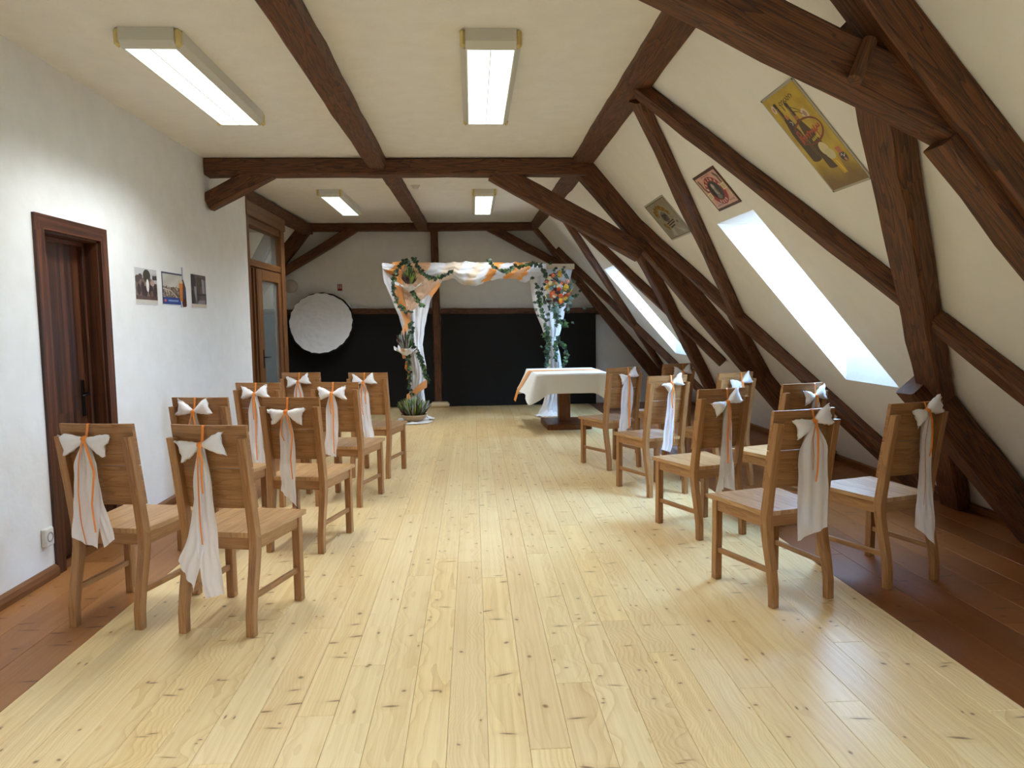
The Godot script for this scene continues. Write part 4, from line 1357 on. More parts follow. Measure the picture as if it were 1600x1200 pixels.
func build_signs() -> void:
	var sb := Basis(Vector3(0, 0, 1), -SU, SN)
	var t := thing("tin_sign", "tall golden tin sign with two swing-top bottles and red script", "sign", slope(0.80, -3.613, 0.001), "tin signs on the roof slope")
	t.basis = sb
	panel("print", 0.375, 0.62, 0.006, tall_sign_image(), t, M.tin, 0.3)
	for e in [[-1, -1], [1, -1], [1, 1], [-1, 1]]:
		part("screw", lathe_mesh(Transform3D(Basis(Vector3.RIGHT, PI / 2), Vector3(e[0] * 0.179, e[1] * 0.302, 0.007)), [[0.0, 0.002], [0.004, 0.001], [0.005, 0.0]], 8), M.iron, t)
	t = thing("tin_sign", "pink tin sign with a red oval round a bearded portrait and the word BEER", "sign", slope(0.792, -5.06, 0.001), "tin signs on the roof slope")
	t.basis = sb
	panel("print", 0.44, 0.312, 0.005, oval_sign_image(), t, M.casing, 0.4)
	var l := part("lettering", arc_text("BREZNAK", 0.119, 0.097, 2.85, 0.3, 0.036, false), mat(Color(0.9, 0.84, 0.76), 0.5), t)
	l.position = Vector3(0, -0.003, 0.007)
	l = part("lettering", arc_text("BEER", 0.119, 0.097, -2.05, -1.09, 0.034, true), mat(Color(0.9, 0.84, 0.76), 0.5), t)
	l.position = Vector3(0, -0.003, 0.007)
	t = thing("tin_sign", "grey mirror-like sign with golden hop cones, smallest of the three signs", "sign", slope(0.813, -6.38, 0.001), "tin signs on the roof slope")
	t.basis = sb
	panel("print", 0.62, 0.41, 0.006, mirror_sign_image(), t, M.tin, 0.25)
	# photographs on the left wall
	var wbs := Basis(Vector3(0, 0, -1), Vector3.UP, Vector3(1, 0, 0))
	var lab := ["sepia photograph of people with a cart, nearest the dark door", "blue edged poster with a beer glass and a bottle, middle of the three wall prints", "dark photograph of machinery, last of the three wall prints"]
	var at0 := [Vector3(WL + 0.001, 1.752, -5.68), Vector3(WL + 0.001, 1.755, -6.165), Vector3(WL + 0.001, 1.757, -6.735)]
	var sz := [Vector2(0.38, 0.275), Vector2(0.43, 0.27), Vector2(0.365, 0.305)]
	for k in 3:
		t = thing("wall_print", lab[k], "poster", at0[k], "prints on the white wall")
		t.basis = wbs
		panel("print", sz[k].x, sz[k].y, 0.003, old_photo(k), t, M.paper_white, 0.5)
		if k == 1:
			# cut-out glass and bottle standing over the right edge of the poster
			var gl := new_st()
			prism(gl, PackedVector2Array([Vector2(0.128, 0.05), Vector2(0.196, 0.05), Vector2(0.186, -0.1), Vector2(0.138, -0.1)]), 0.005, 0.008)
			part("beer_glass", gl.commit(), mat(Color(0.80, 0.5, 0.17), 0.4), t)
			gl = new_st()
			prism(gl, PackedVector2Array([Vector2(0.128, 0.072), Vector2(0.196, 0.072), Vector2(0.196, 0.05), Vector2(0.128, 0.05)]), 0.005, 0.0085)
			part("foam", gl.commit(), mat(Color(0.84, 0.74, 0.6), 0.5), t)
			gl = new_st()
			prism(gl, PackedVector2Array([Vector2(0.15, -0.1), Vector2(0.174, -0.1), Vector2(0.178, -0.138), Vector2(0.196, -0.15), Vector2(0.13, -0.15), Vector2(0.146, -0.138)]), 0.005, 0.008)
			part("glass_foot", gl.commit(), mat(Color(0.74, 0.74, 0.78), 0.3), t)
			gl = new_st()
			prism(gl, PackedVector2Array([Vector2(0.196, 0.19), Vector2(0.216, 0.19), Vector2(0.218, 0.085), Vector2(0.196, 0.085)]), 0.004, 0.007)
			part("bottle_neck", gl.commit(), mat(Color(0.7, 0.7, 0.8), 0.35), t)
			gl = new_st()
			prism(gl, PackedVector2Array([Vector2(0.196, 0.085), Vector2(0.218, 0.085), Vector2(0.262, 0.02), Vector2(0.268, -0.135), Vector2(0.25, -0.146), Vector2(0.2, -0.146), Vector2(0.19, -0.13), Vector2(0.19, 0.02)]), 0.004, 0.007)
			part("bottle", gl.commit(), mat(Color(0.34, 0.12, 0.08), 0.35), t)
			gl = new_st()
			prism(gl, PackedVector2Array([Vector2(0.198, 0.0), Vector2(0.264, 0.0), Vector2(0.266, -0.075), Vector2(0.198, -0.075)]), 0.006, 0.0078)
			part("bottle_label", gl.commit(), mat(Color(0.3, 0.3, 0.42), 0.4), t)
	# red fire sign on the back wall
	t = thing("fire_sign", "small red and white fire sign high on the back wall", "sign", Vector3(-2.25, 2.065, BACK + 0.001))
	part("plate", bx(Vector3(0.078, 0.112, 0.004), Vector3(0, 0, 0.002), 0.001), M.red, t)
	part("symbol", bxx(Vector3(-0.022, -0.02, 0.004), Vector3(-0.008, 0.046, 0.0052), 0.0003), M.white_plastic, t)
	part("symbol", bxx(Vector3(0.012, -0.02, 0.004), Vector3(0.024, 0.046, 0.0052), 0.0003), M.white_plastic, t)
	# globe lamp, unlit
	t = thing("globe_lamp", "unlit white globe lamp on the back wall beside the glazed door", "lamp", Vector3(-3.04, 2.085, BACK))
	part("mount", lathe_mesh(Transform3D(Basis(Vector3.RIGHT, PI / 2), Vector3.ZERO), [[0.0, 0.0], [0.055, 0.0], [0.055, 0.025], [0.045, 0.035], [0.045, 0.06]], 20), M.white_plastic, t)
	part("globe", lathe_mesh(Transform3D(Basis(Vector3.RIGHT, PI / 2), Vector3(0, 0, 0.15)), ball(0.115, 14), 28), M.globe, t)
	# smoke detector
	t = thing("smoke_detector", "small round smoke detector on the ceiling beside the beam", "detector", Vector3(-0.63, 3.047, -8.6))
	part("base", lathe_mesh(Transform3D.IDENTITY, [[0.0, 0.0], [0.055, 0.0], [0.055, -0.018], [0.048, -0.024], [0.0, -0.024]], 20), M.lamp_body, t)
	part("chamber", lathe_mesh(Transform3D.IDENTITY, [[0.036, -0.024], [0.036, -0.04], [0.026, -0.052], [0.0, -0.055]], 16), M.lamp_body, t)
	# socket
	t = thing("wall_socket", "white wall socket low beside the dark door", "socket", Vector3(WL, 0.252, -4.2))
	t.basis = wbs
	part("plate", bx(Vector3(0.082, 0.105, 0.03), Vector3(0, 0, 0.015), 0.006), M.white_plastic, t)
	part("well", lathe_mesh(Transform3D(Basis(Vector3.RIGHT, PI / 2), Vector3(0, 0, 0.031)), [[0.03, 0.0], [0.026, 0.003], [0.021, 0.0], [0.02, -0.008], [0.0, -0.008]], 20), mat(Color(0.62, 0.62, 0.62), 0.5), t)
	for e in [-1.0, 1.0]:
		part("hole", lathe_mesh(Transform3D(Basis(Vector3.RIGHT, PI / 2), Vector3(e * 0.009, 0, 0.0236)), [[0.0, 0.0005], [0.0035, 0.0]], 8), M.black, t)

func ball(r: float, n: int) -> Array:
	var p := []
	for i in n + 1:
		var a := PI * i / n
		p.append([r * sin(a), -r * cos(a)])
	return p

# ---------------------------------------------------------------- back of the room
func wavy(w: float, h: float, nx: int, ny: int, amp: float, sd: int, hem := 0.0) -> Mesh:
	var nz := noise(sd, 1.0, 3)
	var rows := []
	for j in ny + 1:
		var row := []
		for i in nx + 1:
			var x := w * (float(i) / nx - 0.5)
			var y := -h * float(j) / ny
			var k := float(j) / ny
			row.append(Vector3(x, y - hem * absf(sin(x * 3.0)) * k, (nz.get_noise_2d(x * 1.6, y * 0.5) + 0.35 * nz.get_noise_2d(x * 5.0 + y * 2.0, y * 3.0)) * amp * (0.4 + 0.6 * k)))
		rows.append(row)
	return sheet(rows)

func build_backdrop() -> void:
	var o := part("black_cloth", wavy(3.5, 1.585, 60, 24, 0.02, 8), M.black_cloth)
	o.position = Vector3(-2.43, 1.6, -12.44)
	tag(o, "black cloth hung on the back wall left of the post", "cloth", "black cloths on the back wall")
	o = part("black_cloth", wavy(2.66, 1.57, 50, 24, 0.018, 9), M.black_cloth)
	o.position = Vector3(0.8, 1.58, -12.44)
	tag(o, "black cloth hung on the back wall right of the post, behind the arch", "cloth", "black cloths on the back wall")
	# collapsible reflector
	var t := thing("reflector_disc", "round crinkled white photo reflector with a black rim before the black cloth", "reflector", Vector3(-2.53, 1.46, -12.3))
	var nz := noise(14, 1.0, 4)
	var rows := []
	for i in 29:
		var r := 0.52 * i / 28.0
		var row := []
		for k in 73:
			var a := TAU * k / 72.0
			var e := 1.0 + 0.012 * sin(a * 23.0) * smoothstep(0.6, 1.0, i / 28.0) + 0.01 * sin(a * 3.0 + 1.0)
			var x := r * cos(a) * e
			var y := r * sin(a) * e
			var z := nz.get_noise_2d(x * 5.0 + y * 1.6, y * 17.0) * 0.011 + nz.get_noise_2d(x * 3.0, y * 3.0) * 0.02
			row.append(Vector3(x, y, z + 0.02))
		rows.append(row)
	part("fabric", sheet(rows), M.disc, t)
	t.rotation.x = deg_to_rad(-17.0)
	var st := new_st()
	var path := []
	var rad := []
	for k in 97:
		var a := TAU * k / 96.0
		var rr := 0.528 * (1.0 + 0.012 * sin(a * 3.0 + 1.0)) + 0.004 * sin(a * 17.0)
		path.append(Vector3(rr * cos(a) + 0.008, rr * sin(a), 0.005 + 0.012 * sin(a * 2.0)))
		rad.append(0.013)
	tube(st, path, rad, 8)
	st.generate_normals()
	part("rim", st.commit(), M.black_cloth, t)

func build_table() -> void:
	var t := thing("pedestal_table", "wooden pedestal table under the white cloth", "table", Vector3(1.26, 0, -9.85))
	t.rotation.y = deg_to_rad(2.0)
	part("foot", bx(Vector3(0.6, 0.075, 0.72), Vector3(0.0, 0.0385, 0.0), 0.008), M.table_wood, t)
	part("column", bx(Vector3(0.155, 0.66, 0.155), Vector3(-0.02, 0.405, 0.0), 0.006, Vector2(0.2, 0.1)), M.table_wood, t)
	part("top", bx(Vector3(0.92, 0.03, 1.08), Vector3(0, 0.75, 0), 0.005), M.table_wood, t)
	# cloth: top, then the fall with its corner folds
	var c := thing("tablecloth", "white tablecloth over the pedestal table by the arch", "tablecloth", Vector3(1.26, 0.768, -9.85))
	c.rotation.y = deg_to_rad(2.0)
	var hx := 0.475
	var hz := 0.555
	var per := []
	# walk round the edge; e: [x, z, nx, nz, corner weight]
	var N := 26
	for sd in 4:
		for i in N:
			var f := float(i) / N
			var p := Vector2.ZERO
			var n := Vector2.ZERO
			if sd == 0:
				p = Vector2(lerpf(-hx, hx, f), hz)
				n = Vector2(0, 1)
			elif sd == 1:
				p = Vector2(hx, lerpf(hz, -hz, f))
				n = Vector2(1, 0)
			elif sd == 2:
				p = Vector2(lerpf(hx, -hx, f), -hz)
				n = Vector2(0, -1)
			else:
				p = Vector2(-hx, lerpf(-hz, hz, f))
				n = Vector2(-1, 0)
			var e := minf(f, 1.0 - f)
			var cw := exp(-pow(e * 2.0 * (hx if sd % 2 == 0 else hz) / 0.10, 2.0))
			var dg := Vector2(signf(p.x), signf(p.y)).normalized()
			n = n.lerp(dg, cw * 0.95).normalized()
			per.append([p, n, cw, sd, f])
	per.append(per[0])
	var rows := []
	var r0 := []
	for q in per:
		r0.append(Vector3(0, 0.002, 0))
	rows.append(r0)
	for k in [0.5, 0.95, 1.0]:
		var r := []
		for q in per:
			r.append(Vector3(q[0].x * k, 0.002 if k < 1.0 else 0.0, q[0].y * k))
		rows.append(r)
	for k in range(1, 11):
		var f := k / 10.0
		var r := []
		for q in per:
			var fl: float = 0.02 + (0.14 if q[3] == 3 else 0.0)
			var drop: float = 0.275 + 0.12 * q[2]
			if q[3] == 0:
				drop = 0.268 + 0.14 * q[2]
			fl = lerpf(fl, 0.10 + (0.05 if q[0].x < 0.0 else 0.0), q[2])
			var wav := 0.0
			if q[3] == 0 or q[3] == 2:
				wav = 0.006 * cos(q[4] * TAU * 3.0) * f
			else:
				wav = 0.015 * sin(q[4] * TAU * 2.0 + 0.6) * f
			# folds beside the corners tuck inwards
			var tuck := -0.05 * exp(-pow((minf(q[4], 1.0 - q[4]) - 0.13) / 0.05, 2.0)) * f
			var out: float = fl * f + wav + tuck * 0.6 + 0.004
			r.append(Vector3(q[0].x + q[1].x * out, -drop * f * (1.0 - 0.04 * f), q[0].y + q[1].y * out))
		rows.append(r)
	part("cloth", sheet(rows), M.linen, c)
	# orange runner across the table
	var ru := thing("table_runner", "narrow orange runner lying across the white tablecloth", "runner", Vector3(1.26, 0.768, -9.85))
	ru.rotation.y = deg_to_rad(2.0)
	part("band", ribbon([Vector3(-0.70, -0.40, 0.0), Vector3(-0.66, -0.27, 0.0), Vector3(-0.56, -0.1, 0.0), Vector3(-0.5, -0.005, 0.0), Vector3(-0.478, 0.006, 0.0), Vector3(-0.3, 0.007, 0.0), Vector3(0.3, 0.007, 0.0), Vector3(0.478, 0.006, 0.0), Vector3(0.498, -0.01, 0.0), Vector3(0.52, -0.2, 0.0), Vector3(0.525, -0.36, 0.0), Vector3(0.56, -0.42, 0.0)], Vector3(0, 0, 1), 0.27, 0.17, 90), M.orange_veil, ru)

# ---------------------------------------------------------------- arch, flowers, ivy
# drape between a left and a right outline, gathered in folds
func drape(left: Array, right: Array, z: float, depth: Array, sd: int, folds: int) -> Mesh:
	var nz := noise(sd, 1.0, 3)
	var rows := []
	var n := 46
	var L := []
	var R := []
	for p in left:
		L.append(Vector3(p[0], p[1], 0))
	for p in right:
		R.append(Vector3(p[0], p[1], 0))
	var ls := spline(L, n)
	var rs := spline(R, n)
	for i in n:
		var f := float(i) / (n - 1)
		var d: float = lerpf(depth[0], depth[1], smoothstep(0.0, 0.55, f))
		var row := []
		var m := 72
		for k in m + 1:
			var a := TAU * k / m
			var cx := 0.5 - 0.5 * cos(a)
			var pt: Vector3 = ls[i].lerp(rs[i], cx)
			var fold := sin(cx * folds + nz.get_noise_2d(f * 1.6, 3.0) * 6.0) * 0.5 + nz.get_noise_2d(cx * 7.0, f * 3.5) * 1.3
			var out := sin(a) * d * 0.5
			pt.z = z + out + fold * 0.022 * (0.4 + sin(a))
			pt.x += nz.get_noise_2d(f * 9.0, cx * 4.0 + 9.0) * 0.014
			row.append(pt)
		rows.append(row)
	return sheet(rows)

func leaf_at(st: SurfaceTool, p: Vector3, dir: Vector3, nrm: Vector3, s: float, rg: RandomNumberGenerator) -> void:
	var side := dir.cross(nrm).normalized()
	var up := side.cross(dir).normalized()
	var sh := [[0.0, 0.0], [0.42, 0.12], [0.3, 0.42], [0.44, 0.66], [0.16, 0.68], [0.0, 1.1], [-0.16, 0.68], [-0.44, 0.66], [-0.3, 0.42], [-0.42, 0.12]]
	var c := p + dir * (0.4 * s) + up * (0.08 * s)
	for k in sh.size():
		var a: Array = sh[k]
		var b: Array = sh[(k + 1) % sh.size()]
		for q in [c, p + side * (a[0] * s) + dir * (a[1] * s), p + side * (b[0] * s) + dir * (b[1] * s)]:
			st.set_uv(Vector2.ZERO)
			st.add_vertex(q)

func garland(label: String, pts: Array, z: float, n: int, s: float, sd: int, light := 0.2) -> void:
	var rg := RandomNumberGenerator.new()
	rg.seed = sd
	var o: Vector3 = Vector3(pts[0][0], pts[0][1], z)
	var t := thing("ivy_garland", label, "ivy", o, "ivy on the wedding arch")
	var P := []
	for p in pts:
		P.append(Vector3(p[0], p[1], z + (p[2] if p.size() > 2 else 0.0)) - o)
	var sp := spline(P, n)
	var st := new_st()
	var rad := []
	for q in sp:
		rad.append(0.0035)
	tube(st, sp, rad, 5)
	st.generate_normals()
	var sm := part("stem", st.commit(), M.stem, t)
	for kind in [0, 1]:
		st = new_st()
		var any := false
		for i in n:
			for k in 2:
				var li := rg.randf() < light
				var dir := Vector3(rg.randf_range(-1, 1), rg.randf_range(-1, 0.5), rg.randf_range(-0.1, 0.5)).normalized()
				var nr := Vector3(rg.randf_range(-0.5, 0.5), rg.randf_range(-0.2, 0.8), 1).normalized()
				var ss := s * rg.randf_range(0.7, 1.25)
				if li == (kind == 1):
					leaf_at(st, sp[i], dir, nr, ss, rg)
					any = true
		if any:
			st.generate_normals()
			var lf := part("leaves" if kind == 0 else "young_leaves", st.commit(), M.leaf if kind == 0 else M.leaf_light, sm)
			lf.set_meta("kind", "stuff")

func sprigs(t: Node3D, r: float, h: float, n: int, sd: int, cols: Array, base: Vector3) -> void:
	var rg := RandomNumberGenerator.new()
	rg.seed = sd
	for ci in cols.size():
		var st := new_st()
		for k in n:
			var a := rg.randf() * TAU
			var q := sqrt(rg.randf())
			var b := base + Vector3(cos(a), 0, sin(a)) * q * r * 0.55
			var tip := base + Vector3(cos(a) * q * r * 1.25, h * rg.randf_range(0.6, 1.1) * (1.15 - 0.45 * q), sin(a) * q * r * 1.1)
			var m := b.lerp(tip, 0.55) + Vector3(rg.randf_range(-1, 1), 0, rg.randf_range(-1, 1)) * 0.008
			tube(st, [b, m, tip], [0.006, 0.011, 0.002], 5)
		st.generate_normals()
		var o := part(cols[ci][0], st.commit(), cols[ci][1], t)
		o.set_meta("kind", "stuff")

func wrap_paper(t: Node3D, r: float, y0: float, y1: float, sd: int) -> void:
	var nz := noise(sd, 1.0, 2)
	var rows := []
	for i in 9:
		var f := i / 8.0
		var row := []
		for k in 49:
			var a := TAU * k / 48.0
			var pt := 1.0 + 0.35 * f * f * (absf(sin(a * 3.5)) - 0.4) + nz.get_noise_2d(cos(a) * 2.0, sin(a) * 2.0 + f) * 0.2 * f
			var rr := lerpf(0.03, r, pow(f, 0.8)) * pt
			row.append(Vector3(cos(a) * rr, lerpf(y0, y1, f) - 0.06 * f * f * absf(cos(a * 3.5)), sin(a) * rr))
		rows.append(row)
	part("paper_wrap", sheet(rows), M.paper_white, t)

func build_arch() -> void:
	var t := thing("wedding_arch", "square wedding arch draped in white and peach fabric", "arch")
	# bare frame: two posts, cross board, feet
	part("post", bxx(Vector3(-0.88, 0.0, -10.86), Vector3(-0.80, 2.25, -10.78), 0.004), M.raw_wood, t)
	part("post", bxx(Vector3(1.19, 0.0, -11.0), Vector3(1.27, 2.25, -10.92), 0.004), M.raw_wood, t)
	var st := new_st()
	var a := Vector3(-1.22, 2.265, -10.78)
	var b := Vector3(1.53, 2.255, -10.9)
	var dx := (b - a).normalized()
	box(st, Transform3D(Basis(dx, dx.cross(Vector3(0, 0, -1)).normalized() * -1.0, Vector3(0, 0, 1)).orthonormalized(), (a + b) * 0.5), Vector3(a.distance_to(b), 0.08, 0.17), 0.004)
	part("cross_board", st.commit(), M.raw_wood, t)
	part("foot_board", bxx(Vector3(1.05, 0.0, -11.2), Vector3(1.5, 0.02, -10.7), 0.004), M.raw_wood, t)
	# white tulle over both sides
	part("left_drape", drape([[-1.3, 2.3], [-1.28, 2.05], [-1.22, 1.89], [-1.13, 1.68], [-1.04, 1.4], [-0.99, 1.11], [-0.96, 0.93], [-0.95, 0.64], [-0.95, 0.35], [-0.99, 0.12], [-1.08, 0.012]], [[-0.44, 2.25], [-0.44, 2.05], [-0.56, 1.88], [-0.64, 1.67], [-0.7, 1.39], [-0.74, 1.11], [-0.71, 0.9], [-0.69, 0.66], [-0.74, 0.43], [-0.73, 0.16], [-0.66, 0.012]], -10.8, [0.26, 0.2], 3, 34), M.tulle, t)
	part("right_drape", drape([[0.85, 2.23], [0.87, 2.04], [0.91, 1.76], [0.96, 1.56], [1.07, 1.29], [1.12, 1.16], [1.12, 0.77], [1.1, 0.35], [1.03, 0.15], [0.97, 0.012]], [[1.52, 2.25], [1.49, 2.11], [1.45, 1.84], [1.4, 1.6], [1.34, 1.29], [1.27, 1.15], [1.35, 0.78], [1.32, 0.35], [1.33, 0.15], [1.36, 0.012]], -10.94, [0.24, 0.2], 5, 30), M.tulle, t)
	# inner white cloth columns
	part("inner_cloth", drape([[-1.05, 1.95], [-0.97, 1.5], [-0.93, 1.1], [-0.92, 0.6], [-0.93, 0.02]], [[-0.62, 1.95], [-0.72, 1.5], [-0.76, 1.1], [-0.74, 0.6], [-0.72, 0.02]], -10.82, [0.12, 0.13], 7, 20), M.linen, t)
	part("inner_cloth", drape([[1.05, 1.75], [1.1, 1.4], [1.14, 1.1], [1.14, 0.6], [1.1, 0.02]], [[1.4, 1.75], [1.36, 1.4], [1.26, 1.1], [1.31, 0.6], [1.31, 0.02]], -10.96, [0.12, 0.13], 8, 18), M.linen, t)
	# puddled hems
	for e in [[-0.87, -10.8, 0.26, 41], [1.16, -10.92, 0.24, 43]]:
		var nz := noise(e[3], 1.0, 3)
		var rows := []
		for i in 9:
			var f := i / 8.0
			var row := []
			for k in 61:
				var an := TAU * k / 60.0
				var rr: float = e[2] * (0.4 + 0.6 * f) * (1.0 + 0.22 * nz.get_noise_2d(cos(an) * 1.5, sin(an) * 1.5))
				row.append(Vector3(e[0] + cos(an) * rr, 0.012 + 0.1 * (1.0 - f) * (1.0 - f) + 0.022 * (1.0 + sin(an * 9.0 + e[3])) * (1.0 - f * 0.7) * f, e[1] + sin(an) * rr * 0.8))
			rows.append(row)
		part("hem", sheet(rows), M.linen, t)
	# fabric swags wound round the cross board: white and peach lengths
	var top := [[-1.29, 2.32], [-0.89, 2.325], [-0.43, 2.33], [0.03, 2.335], [0.5, 2.325], [0.87, 2.32], [1.1, 2.31]]
	var bot := [[-1.27, 2.2], [-0.95, 2.06], [-0.66, 2.02], [-0.45, 2.06], [-0.28, 2.1], [-0.1, 1.99], [0.1, 2.0], [0.26, 2.06], [0.59, 2.09], [0.8, 2.02], [0.92, 2.08], [1.1, 2.16]]
	var tp := spline(v3(top), 110)
	var bp := spline(v3(bot), 110)
	var nz := noise(19, 1.0, 3)
	var rows := []
	var cols := []
	var white := Color(0.86, 0.86, 0.9)
	var peach := Color(0.88, 0.52, 0.29)
	var pale := Color(0.87, 0.72, 0.58)
	var orange := Color(0.93, 0.38, 0.09)
	for i in 110:
		var row := []
		var cr := []
		var f := i / 109.0
		for k in 41:
			var an := TAU * k / 40.0 - PI / 2
			var cy := 0.5 + 0.5 * sin(an)
			var p: Vector3 = bp[i].lerp(tp[i], cy)
			var fold := nz.get_noise_2d(f * 6.0 + cy * 3.2, cy * 5.0 - f * 3.0)
			p.z = lerpf(-10.78, -10.87, f) + cos(an) * 0.185 + fold * 0.05
			p.y += nz.get_noise_2d(f * 14.0, 7.0) * 0.02
			row.append(p)
			# each length of fabric is dyed on its own
			var w: float = p.x + (cy - 0.5) * -0.2 + 0.05 * nz.get_noise_2d(f * 20.0, cy * 6.0)
			var c := white
			for e in [[-1.16, orange], [-1.03, peach], [-0.66, white], [-0.44, pale], [-0.2, white], [-0.02, pale], [0.1, white], [0.25, orange], [0.38, white], [0.56, orange], [0.66, peach], [0.76, orange], [0.83, white]]:
				if w > e[0]:
					c = e[1]
			cr.append(c)
		rows.append(row)
		cols.append(cr)
	part("swag", sheet(rows, cols), M.swag, t)
	# long orange ribbons
	var front := -10.62
	part("orange_band", ribbon(v3z([[-1.06, 2.33], [-1.05, 2.12], [-1.08, 1.93], [-1.05, 1.77], [-0.97, 1.58], [-0.94, 1.44], [-1.0, 1.3], [-1.03, 1.12], [-1.0, 0.93]], front + 0.0), Vector3(0.97, 0.1, 0.2).normalized(), 0.17, 0.05, 50), M.orange_veil, t)
	part("orange_band", ribbon(v3z([[-0.99, 0.34], [-0.9, 0.4], [-0.78, 0.5], [-0.68, 0.56]], front - 0.06), Vector3(0.1, 1, 0).normalized(), 0.11, 0.13, 20), M.orange_veil, t)
	part("orange_band", ribbon(v3z([[-0.96, 0.91], [-0.985, 0.79], [-0.93, 0.72], [-0.965, 0.63]], front), Vector3(1, 0.2, 0).normalized(), 0.04, 0.02, 20), M.orange, t)
	part("orange_band", ribbon(v3z([[-0.46, 2.02], [-0.53, 1.93], [-0.61, 1.84]], -10.66), Vector3(-0.5, 0.8, 0).normalized(), 0.05, 0.07, 16), M.orange_veil, t)

	part("peach_veil", drape([[-1.06, 2.2], [-1.09, 1.95], [-1.04, 1.75], [-0.96, 1.55]], [[-0.45, 2.1], [-0.5, 1.98], [-0.72, 1.78], [-0.92, 1.55]], -10.73, [0.32, 0.26], 15, 5), M.peach_veil, t)
	# ivy
	var z := -10.55
	garland("ivy running down the left edge of the arch's left drape", [[-0.96, 2.33], [-1.08, 2.19], [-1.12, 2.04], [-1.11, 1.86], [-1.06, 1.72], [-0.98, 1.63], [-0.88, 1.6]], z, 44, 0.05, 1)
	garland("ivy looping across the top left of the arch from above", [[-0.84, 2.39], [-0.75, 2.22], [-0.64, 2.11], [-0.51, 2.08], [-0.34, 2.16], [-0.27, 2.2]], z, 40, 0.05, 2)
	garland("short ivy trail under the upper heather bunch", [[-0.86, 1.92], [-0.79, 1.78], [-0.71, 1.69]], z, 18, 0.048, 3, 0.35)
	garland("ivy tuft above the upper heather bunch", [[-0.94, 2.34], [-0.88, 2.24], [-0.9, 2.14]], z, 16, 0.055, 4, 0.1)
	garland("ivy above the middle heather bunch on the left drape", [[-0.9, 1.46], [-0.87, 1.34], [-0.92, 1.21], [-0.84, 1.07]], z - 0.02, 26, 0.05, 5)
	garland("ivy hanging down the left side of the left column", [[-0.95, 0.98], [-0.92, 0.74], [-0.93, 0.58], [-0.9, 0.4]], z - 0.02, 32, 0.048, 6)
	garland("ivy hanging down the right side of the left column", [[-0.8, 1.04], [-0.74, 0.88], [-0.71, 0.74], [-0.66, 0.6]], z - 0.02, 30, 0.05, 7)
	garland("ivy along the top right of the arch, into the flowers", [[0.25, 2.35], [0.36, 2.21], [0.5, 2.17], [0.61, 2.24], [0.73, 2.25], [0.89, 2.28], [1.01, 2.25], [1.08, 2.12]], z, 60, 0.05, 8)
	garland("ivy down the left side of the right drape", [[0.96, 1.98], [0.99, 1.75], [1.05, 1.51], [1.1, 1.32], [1.14, 1.18]], z - 0.1, 34, 0.052, 9)
	garland("ivy trailing from the flowers to the right edge of the right drape", [[1.22, 1.7], [1.24, 1.52], [1.3, 1.44], [1.38, 1.38]], z - 0.12, 24, 0.058, 10, 0.4)
	garland("ivy knot and trail down the left side of the right column", [[1.06, 1.28], [1.14, 1.14], [1.1, 0.99], [1.1, 0.79]], z - 0.14, 34, 0.054, 11)
	garland("short ivy trail in the middle of the right column", [[1.22, 1.16], [1.23, 1.02], [1.22, 0.88]], z - 0.14, 16, 0.05, 12)
	garland("loose ivy trail hanging free right of the right column", [[1.25, 1.22], [1.34, 1.1], [1.4, 0.94], [1.36, 0.78]], z - 0.14, 30, 0.05, 13)

	# bouquet
	var bq := thing("flower_bouquet", "mixed orange, yellow and pink bouquet on the right end of the arch", "bouquet", Vector3(1.25, 1.9, -10.66))
	var rg := RandomNumberGenerator.new()
	rg.seed = 5
	st = new_st()
	for k in 90:
		var p := Vector3(rg.randfn(0, 0.12), rg.randfn(-0.02, 0.16), rg.randf_range(-0.06, 0.13))
		leaf_at(st, p, Vector3(rg.randf_range(-1, 1), rg.randf_range(-1, 0.7), rg.randf_range(-0.1, 0.6)).normalized(), Vector3(rg.randf_range(-0.4, 0.4), 0.4, 1).normalized(), rg.randf_range(0.05, 0.09), rg)
	st.generate_normals()
	part("foliage", st.commit(), M.sage, bq).set_meta("kind", "stuff")
	st = new_st()
	for k in 70:
		var p := Vector3(rg.randfn(0, 0.14), rg.randfn(-0.06, 0.2), rg.randf_range(-0.04, 0.07))
		leaf_at(st, p, Vector3(rg.randf_range(-1, 1), rg.randf_range(-1, 0.7), rg.randf_range(-0.1, 0.6)).normalized(), Vector3(rg.randf_range(-0.4, 0.4), 0.4, 1).normalized(), rg.randf_range(0.04, 0.08), rg)
	st.generate_normals()
	part("foliage", st.commit(), M.leaf, bq).set_meta("kind", "stuff")
	var fc := [Color(0.86, 0.32, 0.14), Color(0.9, 0.45, 0.25), Color(0.88, 0.7, 0.1), Color(0.86, 0.6, 0.48), Color(0.3, 0.04, 0.08), Color(0.88, 0.8, 0.66), Color(0.9, 0.76, 0.22)]
	var fm := []
	for c in fc:
		fm.append(cloth_mat(c, 0.2, 0.6))
	var blooms := [bloom(1), bloom(2)]
	for k in 85:
		var fa := rg.randf() * TAU
		var fr := pow(rg.randf(), 0.6)
		var q := Vector3(cos(fa) * fr * 0.185, sin(fa) * fr * 0.25 + 0.02, 0)
		q.z = 0.11 - 0.22 * Vector2(q.x, q.y * 0.7).length() + rg.randf_range(-0.02, 0.02)
		var o := part("flower", blooms[k % 2], fm[rg.randi() % 7], bq)
		o.position = q
		o.scale = Vector3.ONE * rg.randf_range(0.5, 1.0)
		o.rotation = Vector3(rg.randf_range(-0.4, 0.6), rg.randf_range(-0.6, 0.6), rg.randf() * TAU)
	# heather
	var green := ["green_sprigs", cloth_mat(Color(0.2, 0.32, 0.1), 0.2, 0.7)]
	var plum := ["plum_sprigs", cloth_mat(Color(0.28, 0.07, 0.13), 0.1, 0.7)]
